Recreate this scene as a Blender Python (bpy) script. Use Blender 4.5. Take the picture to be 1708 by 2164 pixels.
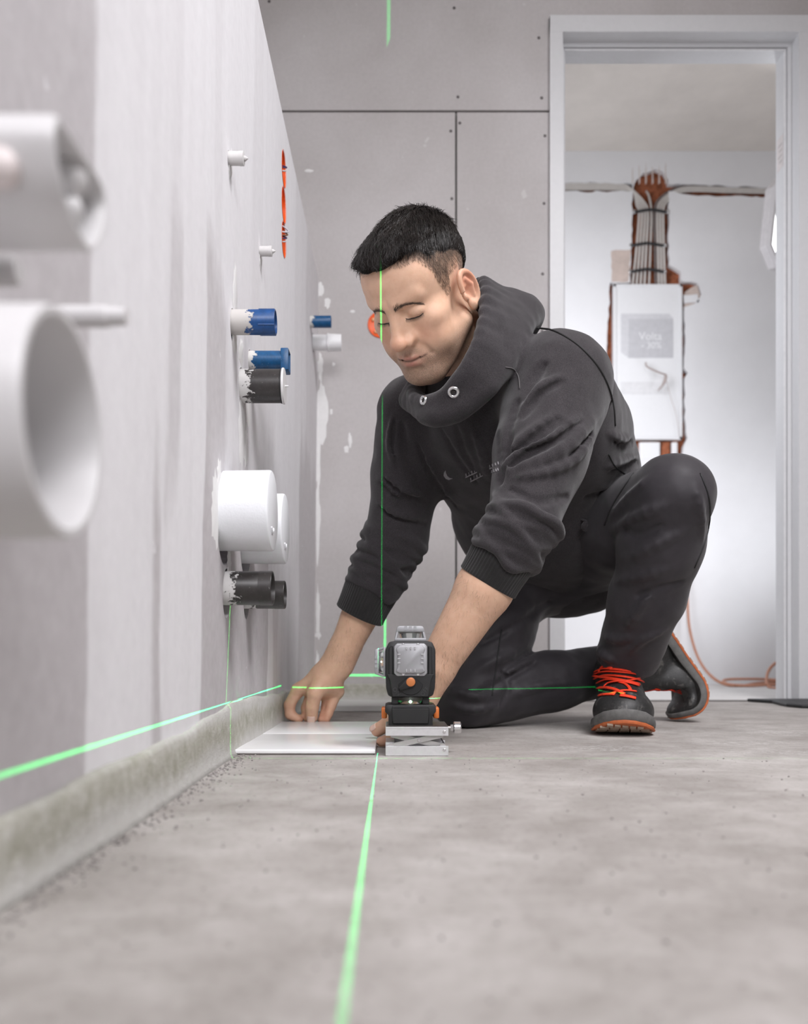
import bpy, bmesh, math, random
import numpy as np
from mathutils import Vector, Matrix, Euler

# ------------------------------------------------------------------ scene
SC = bpy.context.scene
for _o in list(bpy.data.objects):
    bpy.data.objects.remove(_o)
COL = SC.collection
PI = math.pi
random.seed(7)
RNG = np.random.default_rng(7)

# photograph geometry: level camera 16 cm above the screed
F_PX, CX, CY, EYE = 1900.0, 828.0, 1370.0, 0.16
cam_d = bpy.data.cameras.new('camera')
cam = bpy.data.objects.new('camera', cam_d)
COL.objects.link(cam)
cam.location = (0, 0, EYE)
cam.rotation_euler = (PI / 2, 0, 0)
cam_d.sensor_fit = 'HORIZONTAL'
cam_d.sensor_width = 36
cam_d.lens = F_PX / 1708 * 36
cam_d.shift_x = (854 - CX) / 1708
cam_d.shift_y = (CY - 1082) / 1708
cam_d.clip_start = 0.02
cam_d.dof.use_dof = True
cam_d.dof.focus_distance = 1.50
cam_d.dof.aperture_fstop = 4.6
cam_d.dof.aperture_blades = 9
SC.camera = cam

SC.view_settings.view_transform = 'Standard'
SC.view_settings.look = 'None'
SC.view_settings.gamma = 1
SC.view_settings.use_curve_mapping = False
SC.view_settings.exposure = 0.0

world = bpy.data.worlds.new('world')
SC.world = world
world.use_nodes = True
_bg = world.node_tree.nodes['Background']
_bg.inputs[0].default_value = (0.97, 0.965, 1.0, 1)
_bg.inputs[1].default_value = 0.50


def area_light(name, loc, aim, size, power, color=(1, 1, 1), spread=180):
    d = bpy.data.lights.new(name, 'AREA')
    d.shape = 'RECTANGLE'
    d.size, d.size_y = size
    d.energy = power
    d.color = color
    d.spread = math.radians(spread)
    o = bpy.data.objects.new(name, d)
    COL.objects.link(o)
    o.location = loc
    o.rotation_euler = (Vector(aim) - Vector(loc)).to_track_quat('-Z', 'Y').to_euler()
    return o


# ceiling work light, then added unseen fill lamps for both rooms
area_light('key_and_fill_light', (1.10, 0.50, 2.35), (0.22, 1.75, 0.1), (0.8, 0.8), 24, (1.0, 0.985, 1.01), 120)
area_light('key_and_fill_light', (0.35, -1.0, 1.75), (0.05, 1.9, 0.05), (1.3, 0.7), 17, (1.0, 0.985, 1.02), 110)  # added frontal fill behind the camera, hung well below the ceiling
area_light('room_fill', (0.28, 3.12, 1.45), (1.40, 4.0, 0.95), (0.5, 0.9), 10.5, (0.955, 0.97, 1.02))  # added fill hidden behind the left jamb, brightens the far wall and ceiling
area_light('room_fill', (1.85, 3.25, 0.55), (1.25, 4.0, 0.75), (0.4, 0.4), 2.6, (0.955, 0.97, 1.02), 110)  # added weaker fill hidden by the right jamb, lifts the lower right wall


# ------------------------------------------------------------------ helpers
def P(px, py, Y):
    """world point seen at a pixel of the photograph at depth Y"""
    return Vector(((px - CX) * Y / F_PX, Y, EYE - (py - CY) * Y / F_PX))


def wall_x(Y, z):
    return -0.2535 + 0.007 * Y + 0.012 * z


def on_wall(px, py):
    Y = 1.4
    for _ in range(30):
        z = EYE - (py - CY) * Y / F_PX
        Y = F_PX * wall_x(Y, z) / (px - CX)
    z = EYE - (py - CY) * Y / F_PX
    return Vector((wall_x(Y, z), Y, z))


def tag(o, label=None, cat=None, group=None, kind=None):
    if label: o['label'] = label
    if cat: o['category'] = cat
    if group: o['group'] = group
    if kind: o['kind'] = kind
    return o


def empty(name, loc=(0, 0, 0), label=None, cat=None, group=None):
    o = bpy.data.objects.new(name, None)
    COL.objects.link(o)
    o.location = loc
    o.empty_display_size = 0.02
    return tag(o, label, cat, group)


def link_mesh(name, me, mat=None, parent=None, smooth=False):
    o = bpy.data.objects.new(name, me)
    COL.objects.link(o)
    if mat is not None:
        me.materials.clear()
        me.materials.append(mat)
    if parent is not None:
        o.parent = parent
        o.matrix_parent_inverse = Matrix.Translation(-Vector(parent.location)) if parent.type == 'EMPTY' else Matrix()
    if smooth:
        me.shade_smooth()
    return o


def obj(name, bm, mat=None, parent=None, smooth=False, auto=None):
    me = bpy.data.meshes.new(name)
    bmesh.ops.recalc_face_normals(bm, faces=bm.faces)
    bm.to_mesh(me)
    bm.free()
    o = link_mesh(name, me, mat, parent, smooth)
    if auto is not None:
        me.shade_smooth()
        me.set_sharp_from_angle(angle=math.radians(auto))
    return o


def BM():
    return bmesh.new()


def add_box(bm, lo, hi, bev=0.0, seg=2, M=None):
    lo, hi = Vector(lo), Vector(hi)
    r = bmesh.ops.create_cube(bm, size=1)
    vs = r['verts']
    c, s = (lo + hi) / 2, hi - lo
    for v in vs:
        v.co = Vector((v.co.x * s.x, v.co.y * s.y, v.co.z * s.z)) + c
    if bev > 0:
        es = list({e for v in vs for e in v.link_edges})
        rb = bmesh.ops.bevel(bm, geom=es, offset=bev, segments=seg, affect='EDGES', profile=0.5)
        vs = list({v for f in rb['faces'] for v in f.verts} | {v for v in vs if v.is_valid})
    if M is not None:
        for v in vs: v.co = M @ v.co
    return vs


def frame_of(d):
    d = Vector(d).normalized()
    a = Vector((0, 0, 1)) if abs(d.z) < 0.9 else Vector((1, 0, 0))
    u = d.cross(a).normalized()
    return d, u, d.cross(u).normalized()


def add_lathe(bm, p, d, prof, seg=32, close=True, jitter=None):
    """revolve a profile [(along, radius)] about the axis through p along d"""
    d, u, w = frame_of(d)
    p = Vector(p)
    rings = []
    for (t, r) in prof:
        if r < 1e-6:
            rings.append([bm.verts.new(p + d * t)])
        else:
            ring = []
            for i in range(seg):
                a = 2 * PI * i / seg
                rr = r if jitter is None else r * (1 + jitter * (random.random() - .5))
                ring.append(bm.verts.new(p + d * t + (u * math.cos(a) + w * math.sin(a)) * rr))
            rings.append(ring)
    for A, B in zip(rings[:-1], rings[1:]):
        if len(A) == 1 and len(B) == 1: continue
        for i in range(seg):
            j = (i + 1) % seg
            if len(A) == 1: bm.faces.new((A[0], B[j], B[i]))
            elif len(B) == 1: bm.faces.new((A[i], A[j], B[0]))
            else: bm.faces.new((A[i], A[j], B[j], B[i]))
    return rings


def add_tube(bm, pts, r, seg=8, cap=True, flat=1.0, up=None):
    """tube along a polyline; r a number or a list"""
    pts = [Vector(p) for p in pts]
    n = len(pts)
    rs = r if isinstance(r, (list, tuple, np.ndarray)) else [r] * n
    prev = None
    rings = []
    for i in range(n):
        t = (pts[min(i + 1, n - 1)] - pts[max(i - 1, 0)])
        if t.length < 1e-9: t = Vector((0, 0, 1))
        t.normalize()
        if prev is None:
            a = Vector(up) if up is not None else (Vector((0, 0, 1)) if abs(t.z) < 0.9 else Vector((1, 0, 0)))
        else:
            a = prev
        u = (a - t * a.dot(t))
        if u.length < 1e-6: u = t.orthogonal()
        u.normalize()
        prev = u
        w = t.cross(u)
        rings.append([bm.verts.new(pts[i] + (u * math.cos(2 * PI * k / seg) * flat + w * math.sin(2 * PI * k / seg)) * rs[i]) for k in range(seg)])
    for A, B in zip(rings[:-1], rings[1:]):
        for i in range(seg):
            j = (i + 1) % seg
            bm.faces.new((A[i], A[j], B[j], B[i]))
    if cap:
        bm.faces.new(rings[0][::-1])
        bm.faces.new(rings[-1])
    return rings


def add_prism(bm, poly, lo, hi, axis='y', bev=0.0, seg=1):
    """extrude a polygon given in the plane normal to axis"""
    def mk(a, b, t):
        return {'x': (t, a, b), 'y': (a, t, b), 'z': (a, b, t)}[axis]
    A = [bm.verts.new(mk(a, b, lo)) for a, b in poly]
    B = [bm.verts.new(mk(a, b, hi)) for a, b in poly]
    n = len(poly)
    fs = [bm.faces.new(A), bm.faces.new(B[::-1])]
    for i in range(n):
        j = (i + 1) % n
        fs.append(bm.faces.new((A[i], B[i], B[j], A[j])))
    if bev > 0:
        es = list({e for f in fs for e in f.edges})
        bmesh.ops.recalc_face_normals(bm, faces=fs)
        bmesh.ops.bevel(bm, geom=es, offset=bev, segments=seg, affect='EDGES', profile=0.5)


def smooth_line(pts, n=8):
    """Catmull-Rom through points"""
    pts = [np.array(p, float) for p in pts]
    if len(pts) < 3: return [Vector(p) for p in pts]
    out = []
    Q = [2 * pts[0] - pts[1]] + pts + [2 * pts[-1] - pts[-2]]
    for i in range(1, len(Q) - 2):
        a, b, c, d = Q[i - 1:i + 3]
        for k in range(n):
            t = k / n
            out.append(.5 * (2 * b + (c - a) * t + (2 * a - 5 * b + 4 * c - d) * t * t + (3 * b - a - 3 * c + d) * t ** 3))
    out.append(pts[-1])
    return [Vector(p) for p in out]


# ------------------------------------------------------------------ materials
def new_mat(name):
    m = bpy.data.materials.new(name)
    m.use_nodes = True
    nt = m.node_tree
    b = nt.nodes['Principled BSDF']
    return m, nt, b


def N(nt, t, **kw):
    n = nt.nodes.new(t)
    for k, v in kw.items():
        setattr(n, k, v)
    return n


def noise(nt, scale, detail=4, rough=0.55, coord=None, dist=0.0):
    n = N(nt, 'ShaderNodeTexNoise')
    n.inputs['Scale'].default_value = scale
    n.inputs['Detail'].default_value = detail
    n.inputs['Roughness'].default_value = rough
    n.inputs['Distortion'].default_value = dist
    if coord is not None: nt.links.new(coord, n.inputs['Vector'])
    return n


def ramp(nt, fac, stops, interp='LINEAR'):
    r = N(nt, 'ShaderNodeValToRGB')
    r.color_ramp.interpolation = interp
    el = r.color_ramp.elements
    while len(el) < len(stops): el.new(0.5)
    for e, (p, c) in zip(el, stops):
        e.position = p
        e.color = (*c, 1) if len(c) == 3 else c
    nt.links.new(fac, r.inputs[0])
    return r


def mixc(nt, fac, a, b, blend='MIX'):
    m = N(nt, 'ShaderNodeMix', data_type='RGBA', blend_type=blend)
    for sock, v in ((m.inputs[0], fac), (m.inputs[6], a), (m.inputs[7], b)):
        if isinstance(v, (int, float)): sock.default_value = v
        elif isinstance(v, (tuple, list)): sock.default_value = (*v, 1) if len(v) == 3 else v
        else: nt.links.new(v, sock)
    return m.outputs[2]


def math_n(nt, op, a, b=None, clamp=False):
    m = N(nt, 'ShaderNodeMath', operation=op, use_clamp=clamp)
    for s, v in ((m.inputs[0], a), (m.inputs[1], b)):
        if v is None: continue
        if isinstance(v, (int, float)): s.default_value = v
        else: nt.links.new(v, s)
    return m.outputs[0]


def coords(nt, obj_space=True):
    if obj_space:
        return N(nt, 'ShaderNodeTexCoord').outputs['Object']
    return N(nt, 'ShaderNodeNewGeometry').outputs['Position']


def bump(nt, b, height, strength=0.3, dist=0.002):
    n = N(nt, 'ShaderNodeBump')
    n.inputs['Strength'].default_value = strength
    n.inputs['Distance'].default_value = dist
    nt.links.new(height, n.inputs['Height'])
    nt.links.new(n.outputs[0], b.inputs['Normal'])
    return n


def simple(name, col, rough=0.5, metal=0.0, var=0.06, scale=60, bmp=0.0, bscale=400, spec=0.5, coat=0.0, trans=0.0, sheen=0.0):
    m, nt, b = new_mat(name)
    c = coords(nt, False)
    n = noise(nt, scale, 5, 0.6, c)
    lo = tuple(max(0, x * (1 - var)) for x in col)
    hi = tuple(min(1, x * (1 + var)) for x in col)
    r = ramp(nt, n.outputs[0], [(0.3, lo), (0.7, hi)])
    nt.links.new(r.outputs[0], b.inputs['Base Color'])
    b.inputs['Roughness'].default_value = rough
    b.inputs['Metallic'].default_value = metal
    b.inputs['Specular IOR Level'].default_value = spec
    if coat: b.inputs['Coat Weight'].default_value = coat
    if trans: b.inputs['Transmission Weight'].default_value = trans
    if sheen: b.inputs['Sheen Weight'].default_value = sheen
    if bmp > 0:
        n2 = noise(nt, bscale, 3, 0.6, c)
        bump(nt, b, n2.outputs[0], bmp, 0.001)
    return m


def emit(name, col, s):
    m, nt, b = new_mat(name)
    b.inputs['Base Color'].default_value = (*col, 1)
    b.inputs['Emission Color'].default_value = (*col, 1)
    b.inputs['Emission Strength'].default_value = s
    return m


M_WHITE_PVC = simple('white_pvc', (0.66, 0.65, 0.655), 0.42, var=0.02)
M_BLACK_PLASTIC = simple('black_plastic', (0.009, 0.009, 0.0095), 0.5, bmp=0.2, bscale=1600, var=0.2)
M_DARK = simple('dark_gap', (0.03, 0.026, 0.024), 0.9)
M_ALU = simple('brushed_aluminium', (0.80, 0.80, 0.82), 0.32, 0.75, var=0.04, scale=200)
M_GREY_CAST = simple('grey_cast_housing', (0.34, 0.34, 0.355), 0.45, 0.35, var=0.04, bmp=0.2, bscale=1800)
M_CHROME = simple('polished_steel', (0.72, 0.72, 0.73), 0.18, 0.95)
M_ORANGE = simple('orange_plastic', (0.62, 0.16, 0.03), 0.4)
M_ORANGE_BOX = simple('orange_box_plastic', (0.85, 0.11, 0.008), 0.45)
# ------------------------------------------------------------------ setting
def floor_material():
    m, nt, b = new_mat('screed_floor')
    c = coords(nt, False)
    n1 = noise(nt, 2.6, 7, 0.62, c, 0.4)
    n2 = noise(nt, 16, 6, 0.65, c, 0.2)
    n3 = noise(nt, 130, 4, 0.7, c)
    mp = N(nt, 'ShaderNodeMapping'); mp.inputs['Scale'].default_value = (4.0, 7.5, 1)
    nt.links.new(c, mp.inputs[0])
    n4 = noise(nt, 1.6, 5, 0.6, mp.outputs[0], 0.6)
    base = ramp(nt, n1.outputs[0], [(0.28, (0.285, 0.262, 0.245)), (0.50, (0.40, 0.375, 0.358)), (0.74, (0.53, 0.505, 0.488))])
    fine = ramp(nt, n2.outputs[0], [(0.3, (0.80, 0.79, 0.77)), (0.7, (1.08, 1.08, 1.08))])
    col = mixc(nt, 1.0, base.outputs[0], fine.outputs[0], 'MULTIPLY')
    dust = ramp(nt, n4.outputs[0], [(0.56, (0, 0, 0)), (0.72, (1, 1, 1))])
    col = mixc(nt, math_n(nt, 'MULTIPLY', dust.outputs[0], 0.3), col, (0.64, 0.62, 0.60))
    grit = ramp(nt, n3.outputs[0], [(0.28, (0.62, 0.60, 0.58)), (0.42, (1, 1, 1)), (0.75, (1.08, 1.08, 1.08))])
    col = mixc(nt, 1.0, col, grit.outputs[0], 'MULTIPLY')
    # pale dusty boot prints to the right
    sx = N(nt, 'ShaderNodeSeparateXYZ'); nt.links.new(c, sx.inputs[0])
    tot = None
    for (fx, fy, rx, ry) in ((0.335, 1.44, 0.075, 0.05), (0.60, 1.52, 0.11, 0.04), (0.62, 1.38, 0.12, 0.035), (0.74, 1.70, 0.1, 0.06)):
        dx = math_n(nt, 'DIVIDE', math_n(nt, 'SUBTRACT', sx.outputs[0], fx), rx)
        dy = math_n(nt, 'DIVIDE', math_n(nt, 'SUBTRACT', sx.outputs[1], fy), ry)
        d = math_n(nt, 'ADD', math_n(nt, 'MULTIPLY', dx, dx), math_n(nt, 'MULTIPLY', dy, dy))
        e = math_n(nt, 'SUBTRACT', 1.0, d, True)
        tot = e if tot is None else math_n(nt, 'MAXIMUM', tot, e)
    wv = noise(nt, 75, 3, .6, c, 1.2)
    pr = ramp(nt, wv.outputs[0], [(0.5, (0, 0, 0)), (0.6, (1, 1, 1))])
    f = math_n(nt, 'MULTIPLY', math_n(nt, 'MULTIPLY', math_n(nt, 'POWER', tot, 0.5), pr.outputs[0]), 0.32)
    col = mixc(nt, f, col, (0.72, 0.71, 0.70))
    nt.links.new(col, b.inputs['Base Color'])
    b.inputs['Roughness'].default_value = 0.82
    b.inputs['Specular IOR Level'].default_value = 0.25
    h = math_n(nt, 'ADD', math_n(nt, 'MULTIPLY', n3.outputs[0], 0.6), n2.outputs[0])
    bump(nt, b, h, 0.35, 0.004)
    return m


def board_wall_material():
    """plasterboard with vertical bands of white filler"""
    m, nt, b = new_mat('filled_plasterboard')
    c = coords(nt, False)
    sx = N(nt, 'ShaderNodeSeparateXYZ'); nt.links.new(c, sx.inputs[0])
    Yv, Zv = sx.outputs[1], sx.outputs[2]
    mp = N(nt, 'ShaderNodeMapping'); mp.inputs['Scale'].default_value = (1, 5, 1.5)
    nt.links.new(c, mp.inputs[0])
    wob = noise(nt, 1.3, 4, 0.55, mp.outputs[0])
    mp2 = N(nt, 'ShaderNodeMapping'); mp2.inputs['Scale'].default_value = (1, 26, 0.5)
    nt.links.new(c, mp2.inputs[0])
    streak = noise(nt, 1.0, 3, 0.5, mp2.outputs[0])
    y = math_n(nt, 'ADD', Yv, math_n(nt, 'MULTIPLY', math_n(nt, 'SUBTRACT', wob.outputs[0], 0.5), math_n(nt, 'MULTIPLY', Yv, 0.11)))
    f = math_n(nt, 'DIVIDE', y, 3.0)
    def g(v): return (v,) * 3
    def bands(bs):
        st = []
        for i, (a, v) in enumerate(bs):
            if i: st.append((a / 3 - .0010, g(bs[i - 1][1])))
            st.append((a / 3 + (.0010 if i else 0), g(v)))
        return st
    low = ramp(nt, f, bands([(0, 0), (0.735, 1), (0.925, .1), (0.965, 1), (1.14, 0), (1.74, 1), (1.82, .55), (1.90, .95), (2.04, .6), (2.24, .15)]))
    mid = ramp(nt, f, bands([(0, .05), (0.735, 1), (0.975, .45), (1.025, 1), (1.14, .25), (1.30, .9), (1.42, .35), (1.50, .9), (1.72, .75), (1.82, 1), (2.24, .2)]))
    high = ramp(nt, f, bands([(0, .15), (0.735, .95), (0.985, .8), (1.02, 1), (1.20, .8), (1.25, 1), (1.50, .85), (1.60, 1), (2.10, .9), (2.36, .6)]))
    zz = math_n(nt, 'ADD', Zv, math_n(nt, 'MULTIPLY', math_n(nt, 'SUBTRACT', wob.outputs[0], 0.5), 0.45))
    zf = ramp(nt, zz, [(0.34, (0, 0, 0)), (0.42, (1, 1, 1))])
    zf2 = ramp(nt, zz, [(0.62, (0, 0, 0)), (0.70, (1, 1, 1))])
    k = mixc(nt, zf.outputs[0], low.outputs[0], mid.outputs[0])
    k = mixc(nt, zf2.outputs[0], k, high.outputs[0])
    st = ramp(nt, streak.outputs[0], [(0.35, (0.90,) * 3), (0.6, (1.0,) * 3)])
    k = mixc(nt, 1.0, k, st.outputs[0], 'MULTIPLY')
    fine = noise(nt, 60, 4, 0.6, c)
    board = ramp(nt, fine.outputs[0], [(0.3, (0.50, 0.475, 0.487)), (0.7, (0.565, 0.54, 0.552))])
    filler = ramp(nt, fine.outputs[0], [(0.3, (0.775, 0.765, 0.785)), (0.7, (0.82, 0.81, 0.83))])
    spots = noise(nt, 34, 3, 0.5, c)
    sp = ramp(nt, spots.outputs[0], [(0.72, (0, 0, 0)), (0.75, (1, 1, 1))])
    k = mixc(nt, math_n(nt, 'MULTIPLY', sp.outputs[0], 0.6), k, (1, 1, 1))
    col = mixc(nt, k, board.outputs[0], filler.outputs[0])
    nt.links.new(col, b.inputs['Base Color'])
    b.inputs['Roughness'].default_value = 0.85
    b.inputs['Specular IOR Level'].default_value = 0.2
    h = math_n(nt, 'ADD', math_n(nt, 'MULTIPLY', k, 0.6), math_n(nt, 'MULTIPLY', streak.outputs[0], 0.3))
    bump(nt, b, h, 0.25, 0.002)
    return m


def grey_board_material():
    m, nt, b = new_mat('grey_gypsum_board')
    c = coords(nt, False)
    n1 = noise(nt, 3.0, 5, 0.55, c, 0.3)
    n2 = noise(nt, 90, 4, 0.7, c)
    a = ramp(nt, n1.outputs[0], [(0.3, (0.475, 0.450, 0.445)), (0.7, (0.555, 0.532, 0.532))])
    f = ramp(nt, n2.outputs[0], [(0.3, (0.95,) * 3), (0.7, (1.04,) * 3)])
    col = mixc(nt, 1.0, a.outputs[0], f.outputs[0], 'MULTIPLY')
    n3 = noise(nt, 22, 2, 0.5, c)
    sp = ramp(nt, n3.outputs[0], [(0.735, (0, 0, 0)), (0.76, (1, 1, 1))])
    col = mixc(nt, math_n(nt, 'MULTIPLY', sp.outputs[0], 0.5), col, (0.66, 0.65, 0.64))
    nt.links.new(col, b.inputs['Base Color'])
    b.inputs['Roughness'].default_value = 0.9
    b.inputs['Specular IOR Level'].default_value = 0.2
    bump(nt, b, n2.outputs[0], 0.1, 0.001)
    return m


M_FLOOR = floor_material()
M_WALL = board_wall_material()
M_BOARD = grey_board_material()
M_WHITE_WALL = simple('white_plaster', (0.80, 0.80, 0.815), 0.9, var=0.03, scale=5, bmp=0.2, bscale=60, spec=0.2)
M_CEIL = simple('raw_ceiling_plaster', (0.70, 0.655, 0.61), 0.9, var=0.08, scale=4, bmp=0.3, bscale=30, spec=0.2)
M_STEEL_PAINT = simple('primed_steel_frame', (0.66, 0.665, 0.68), 0.4, var=0.02)
M_BRICK = simple('broken_red_brick', (0.30, 0.105, 0.055), 0.95, var=0.5, scale=45, bmp=0.8, bscale=120, spec=0.1)
M_CABLE = simple('grey_cable_sheath', (0.60, 0.57, 0.54), 0.5, var=0.04)
M_CABLE_DARK = simple('dark_cable_sheath', (0.16, 0.14, 0.135), 0.5)

BACK_Y, BACK_T = 2.70, 0.086
ROOM_R = 2.3
TOP_Z = 1.264

# floor of both rooms
bm = BM()
add_box(bm, (-0.5, -1.6, -0.08), (ROOM_R, BACK_Y + BACK_T + 0.004, 0))
tag(obj('floor', bm, M_FLOOR), 'dusty grey cement screed floor of the bathroom', kind='structure')
M_SCREED2 = simple('pale_screed', (0.66, 0.645, 0.635), 0.85, var=0.06, scale=8, bmp=0.2, bscale=100, spec=0.2)
bm = BM()
add_box(bm, (0.0, BACK_Y + BACK_T + 0.006, -0.08), (ROOM_R, 4.0, 0))
tag(obj('floor', bm, M_SCREED2), 'pale floor of the room beyond the door', kind='structure')
# dark joint on the threshold
bm = BM()
add_box(bm, (0.516, BACK_Y + 0.0, 0.0), (1.214, BACK_Y + 0.035, 0.0022))
tag(obj('trim_1', bm, simple('threshold_gap', (0.10, 0.09, 0.085), 0.9)), 'dark joint strip in the door threshold', kind='structure')

# left pre-wall: subdivided slab that leans a hair, holes cut for pipes and sockets
def left_wall():
    ys = [-1.6, 0.0, 0.6, 1.2, 1.8, 2.4, BACK_Y]
    zs = [-0.02, 0.3, 0.6, 0.9, TOP_Z]
    bm = BM()
    A, B = {}, {}
    for i, y in enumerate(ys):
        for j, z in enumerate(zs):
            A[i, j] = bm.verts.new((wall_x(y, z), y, z))
            B[i, j] = bm.verts.new((-0.45, y, z))
    for i in range(len(ys) - 1):
        for j in range(len(zs) - 1):
            bm.faces.new((A[i, j], A[i + 1, j], A[i + 1, j + 1], A[i, j + 1]))
            bm.faces.new((B[i, j], B[i, j + 1], B[i + 1, j + 1], B[i + 1, j]))
    n, k = len(ys) - 1, len(zs) - 1
    for i in range(n):
        bm.faces.new((A[i, k], A[i + 1, k], B[i + 1, k], B[i, k]))
        bm.faces.new((A[i, 0], B[i, 0], B[i + 1, 0], A[i + 1, 0]))
    for j in range(k):
        bm.faces.new((A[0, j], A[0, j + 1], B[0, j + 1], B[0, j]))
        bm.faces.new((A[n, j], B[n, j], B[n, j + 1], A[n, j + 1]))
    return bm


HOLES = []  # (centre, radius_y, radius_z, depth)
wall_bm = left_wall()


def finish_left_wall():
    o = obj('wall_left', wall_bm, M_WALL)
    tag(o, 'low plasterboard wall with white filler bands and pipe outlets', kind='structure')
    cut = BM()
    for c, ry, rz, dep in HOLES:
        A, B = [], []
        n = 28
        for i in range(n):
            a = 2 * PI * i / n
            A.append(cut.verts.new((c.x + 0.01, c.y + ry * math.cos(a), c.z + rz * math.sin(a))))
            B.append(cut.verts.new((c.x - dep, c.y + ry * math.cos(a), c.z + rz * math.sin(a))))
        for i in range(n):
            j = (i + 1) % n
            cut.faces.new((A[i], A[j], B[j], B[i]))
        cut.faces.new(A[::-1]); cut.faces.new(B)
    co = obj('cutter', cut)
    md = o.modifiers.new('cut', 'BOOLEAN')
    md.object = co; md.operation = 'DIFFERENCE'; md.solver = 'EXACT'
    dg = bpy.context.evaluated_depsgraph_get()
    me = bpy.data.meshes.new_from_object(o.evaluated_get(dg))
    o.modifiers.clear()
    o.data = me
    bpy.data.objects.remove(co)
    return o


# full-height wall behind the pre-wall, right wall, ceiling
bm = BM(); add_box(bm, (-0.62, -1.6, 0), (-0.46, BACK_Y - 0.002, 2.6))
tag(obj('wall_left_upper', bm, M_BOARD), 'grey boarded wall above and behind the low pre-wall', kind='structure')
bm = BM(); add_box(bm, (ROOM_R + 0.002, -1.6, 0), (ROOM_R + 0.15, 4.15, 2.6))
tag(obj('wall_right', bm, M_BOARD), 'grey boarded wall on the right side of the room', kind='structure')
bm = BM(); add_box(bm, (-0.62, -1.6, 2.602), (ROOM_R + 0.15, BACK_Y + BACK_T, 2.7))
tag(obj('ceiling', bm, M_CEIL), 'raw plaster ceiling of the bathroom', kind='structure')

# back wall: one thing of boards, with a door opening
DX0, DX1, DTOP = 0.476, 1.262, 2.046
JZ = EYE + (CY - 235) * BACK_Y / F_PX
JX = (964 - CX) * BACK_Y / F_PX
wb = empty('wall_back', (0, BACK_Y, 0))
tag(wb, 'grey gypsum board wall with a door opening', kind='structure')
def board(x0, x1, z0, z1, y0=BACK_Y, th=0.0125):
    b_ = BM(); add_box(b_, (x0, y0, z0), (x1, y0 + th, z1), 0.0012, 1)
    return obj('gypsum_board', b_, M_BOARD, wb)
g = 0.003
board(-0.46, JX - g, -0.01, JZ - g)
board(JX + g, DX0 + 0.012, -0.01, JZ - g)
b_ = BM(); add_prism(b_, [(-0.46, JZ + g), (DX0 + .012, JZ + g), (DX0 + .012, DTOP - .012), (DX1 + .3, DTOP - .012), (DX1 + .3, 2.6), (-0.46, 2.6)], BACK_Y, BACK_Y + .0125, 'y', .0012, 1)
obj('gypsum_board', b_, M_BOARD, wb)
board(DX1 - 0.012, ROOM_R, -0.01, DTOP - 0.016)
board(DX1 + 0.304, ROOM_R, DTOP - 0.012, 2.6)
bm = BM()
add_box(bm, (-0.46, BACK_Y + 0.0135, -0.01), (DX0 + 0.02, BACK_Y + BACK_T, 2.6))
add_box(bm, (DX0 + 0.02, BACK_Y + 0.0135, DTOP - 0.02), (DX1 - 0.02, BACK_Y + BACK_T, 2.6))
add_box(bm, (DX1 - 0.02, BACK_Y + 0.0135, -0.01), (ROOM_R, BACK_Y + BACK_T, 2.6))
obj('wall_core', bm, simple('wall_core_dark', (0.25, 0.24, 0.23), 0.9), wb)
M_SCREW = simple('dark_screw', (0.10, 0.09, 0.09), 0.5, 0.6)
scr = None
for (px, py) in ((960, 17), (1139, 80), (968, 205), (1145, 207), (972, 260), (953, 277), (1152, 287), (1147, 579), (1262, 35), (1542, 36), (569, 3), (1150, 430), (955, 420), (1146, 700), (955, 620), (1150, 860)):
    p = P(px, py, BACK_Y)
    if scr is None:
        b_ = BM(); add_lathe(b_, (0, 0.001, 0), (0, -1, 0), [(0, 0.0), (0, .0052), (.0012, .0046), (.0014, .002), (.0008, 0)], 12)
        scr = obj('screw', b_, M_SCREW, wb, True)
        scr.matrix_parent_inverse = Matrix.Translation((0, -BACK_Y, 0)); scr.location = p
    else:
        s2 = scr.copy(); COL.objects.link(s2); s2.location = p
# white filler blobs and smears on the boards
M_FILL = simple('white_filler', (0.78, 0.775, 0.77), 0.9, var=0.03, bmp=0.4, bscale=120, spec=0.2)
def smear(px, py, w, h, Y=BACK_Y, seed=0, parent=wb, depth=0.0018):
    rr = random.Random(seed)
    c = P(px, py, Y)
    s = Y / F_PX
    b_ = BM(); n = 22
    top = b_.verts.new((c.x, Y - depth, c.z))
    ring = []
    for i in range(n):
        a = 2 * PI * i / n
        k = 0.75 + 0.45 * rr.random()
        ring.append(b_.verts.new((c.x + math.cos(a) * w * s * k / 2, Y - 0.0002, c.z + math.sin(a) * h * s * k / 2)))
    for i in range(n): b_.faces.new((top, ring[i], ring[(i + 1) % n]))
    return obj('filler_patch', b_, M_FILL, parent, True)
for i, a in enumerate(((680, 870, 26, 120), (677, 775, 12, 60), (672, 1100, 10, 170), (672, 960, 12, 150), (740, 930, 9, 30), (732, 950, 10, 16), (653, 361, 18, 7), (745, 658, 12, 6), (672, 1300, 9, 120), (672, 1342, 14, 12), (676, 612, 18, 30), (692, 640, 14, 22), (705, 770, 7, 8), (700, 870, 6, 14), (671, 1420, 8, 90))):
    smear(*a, seed=i)

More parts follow.
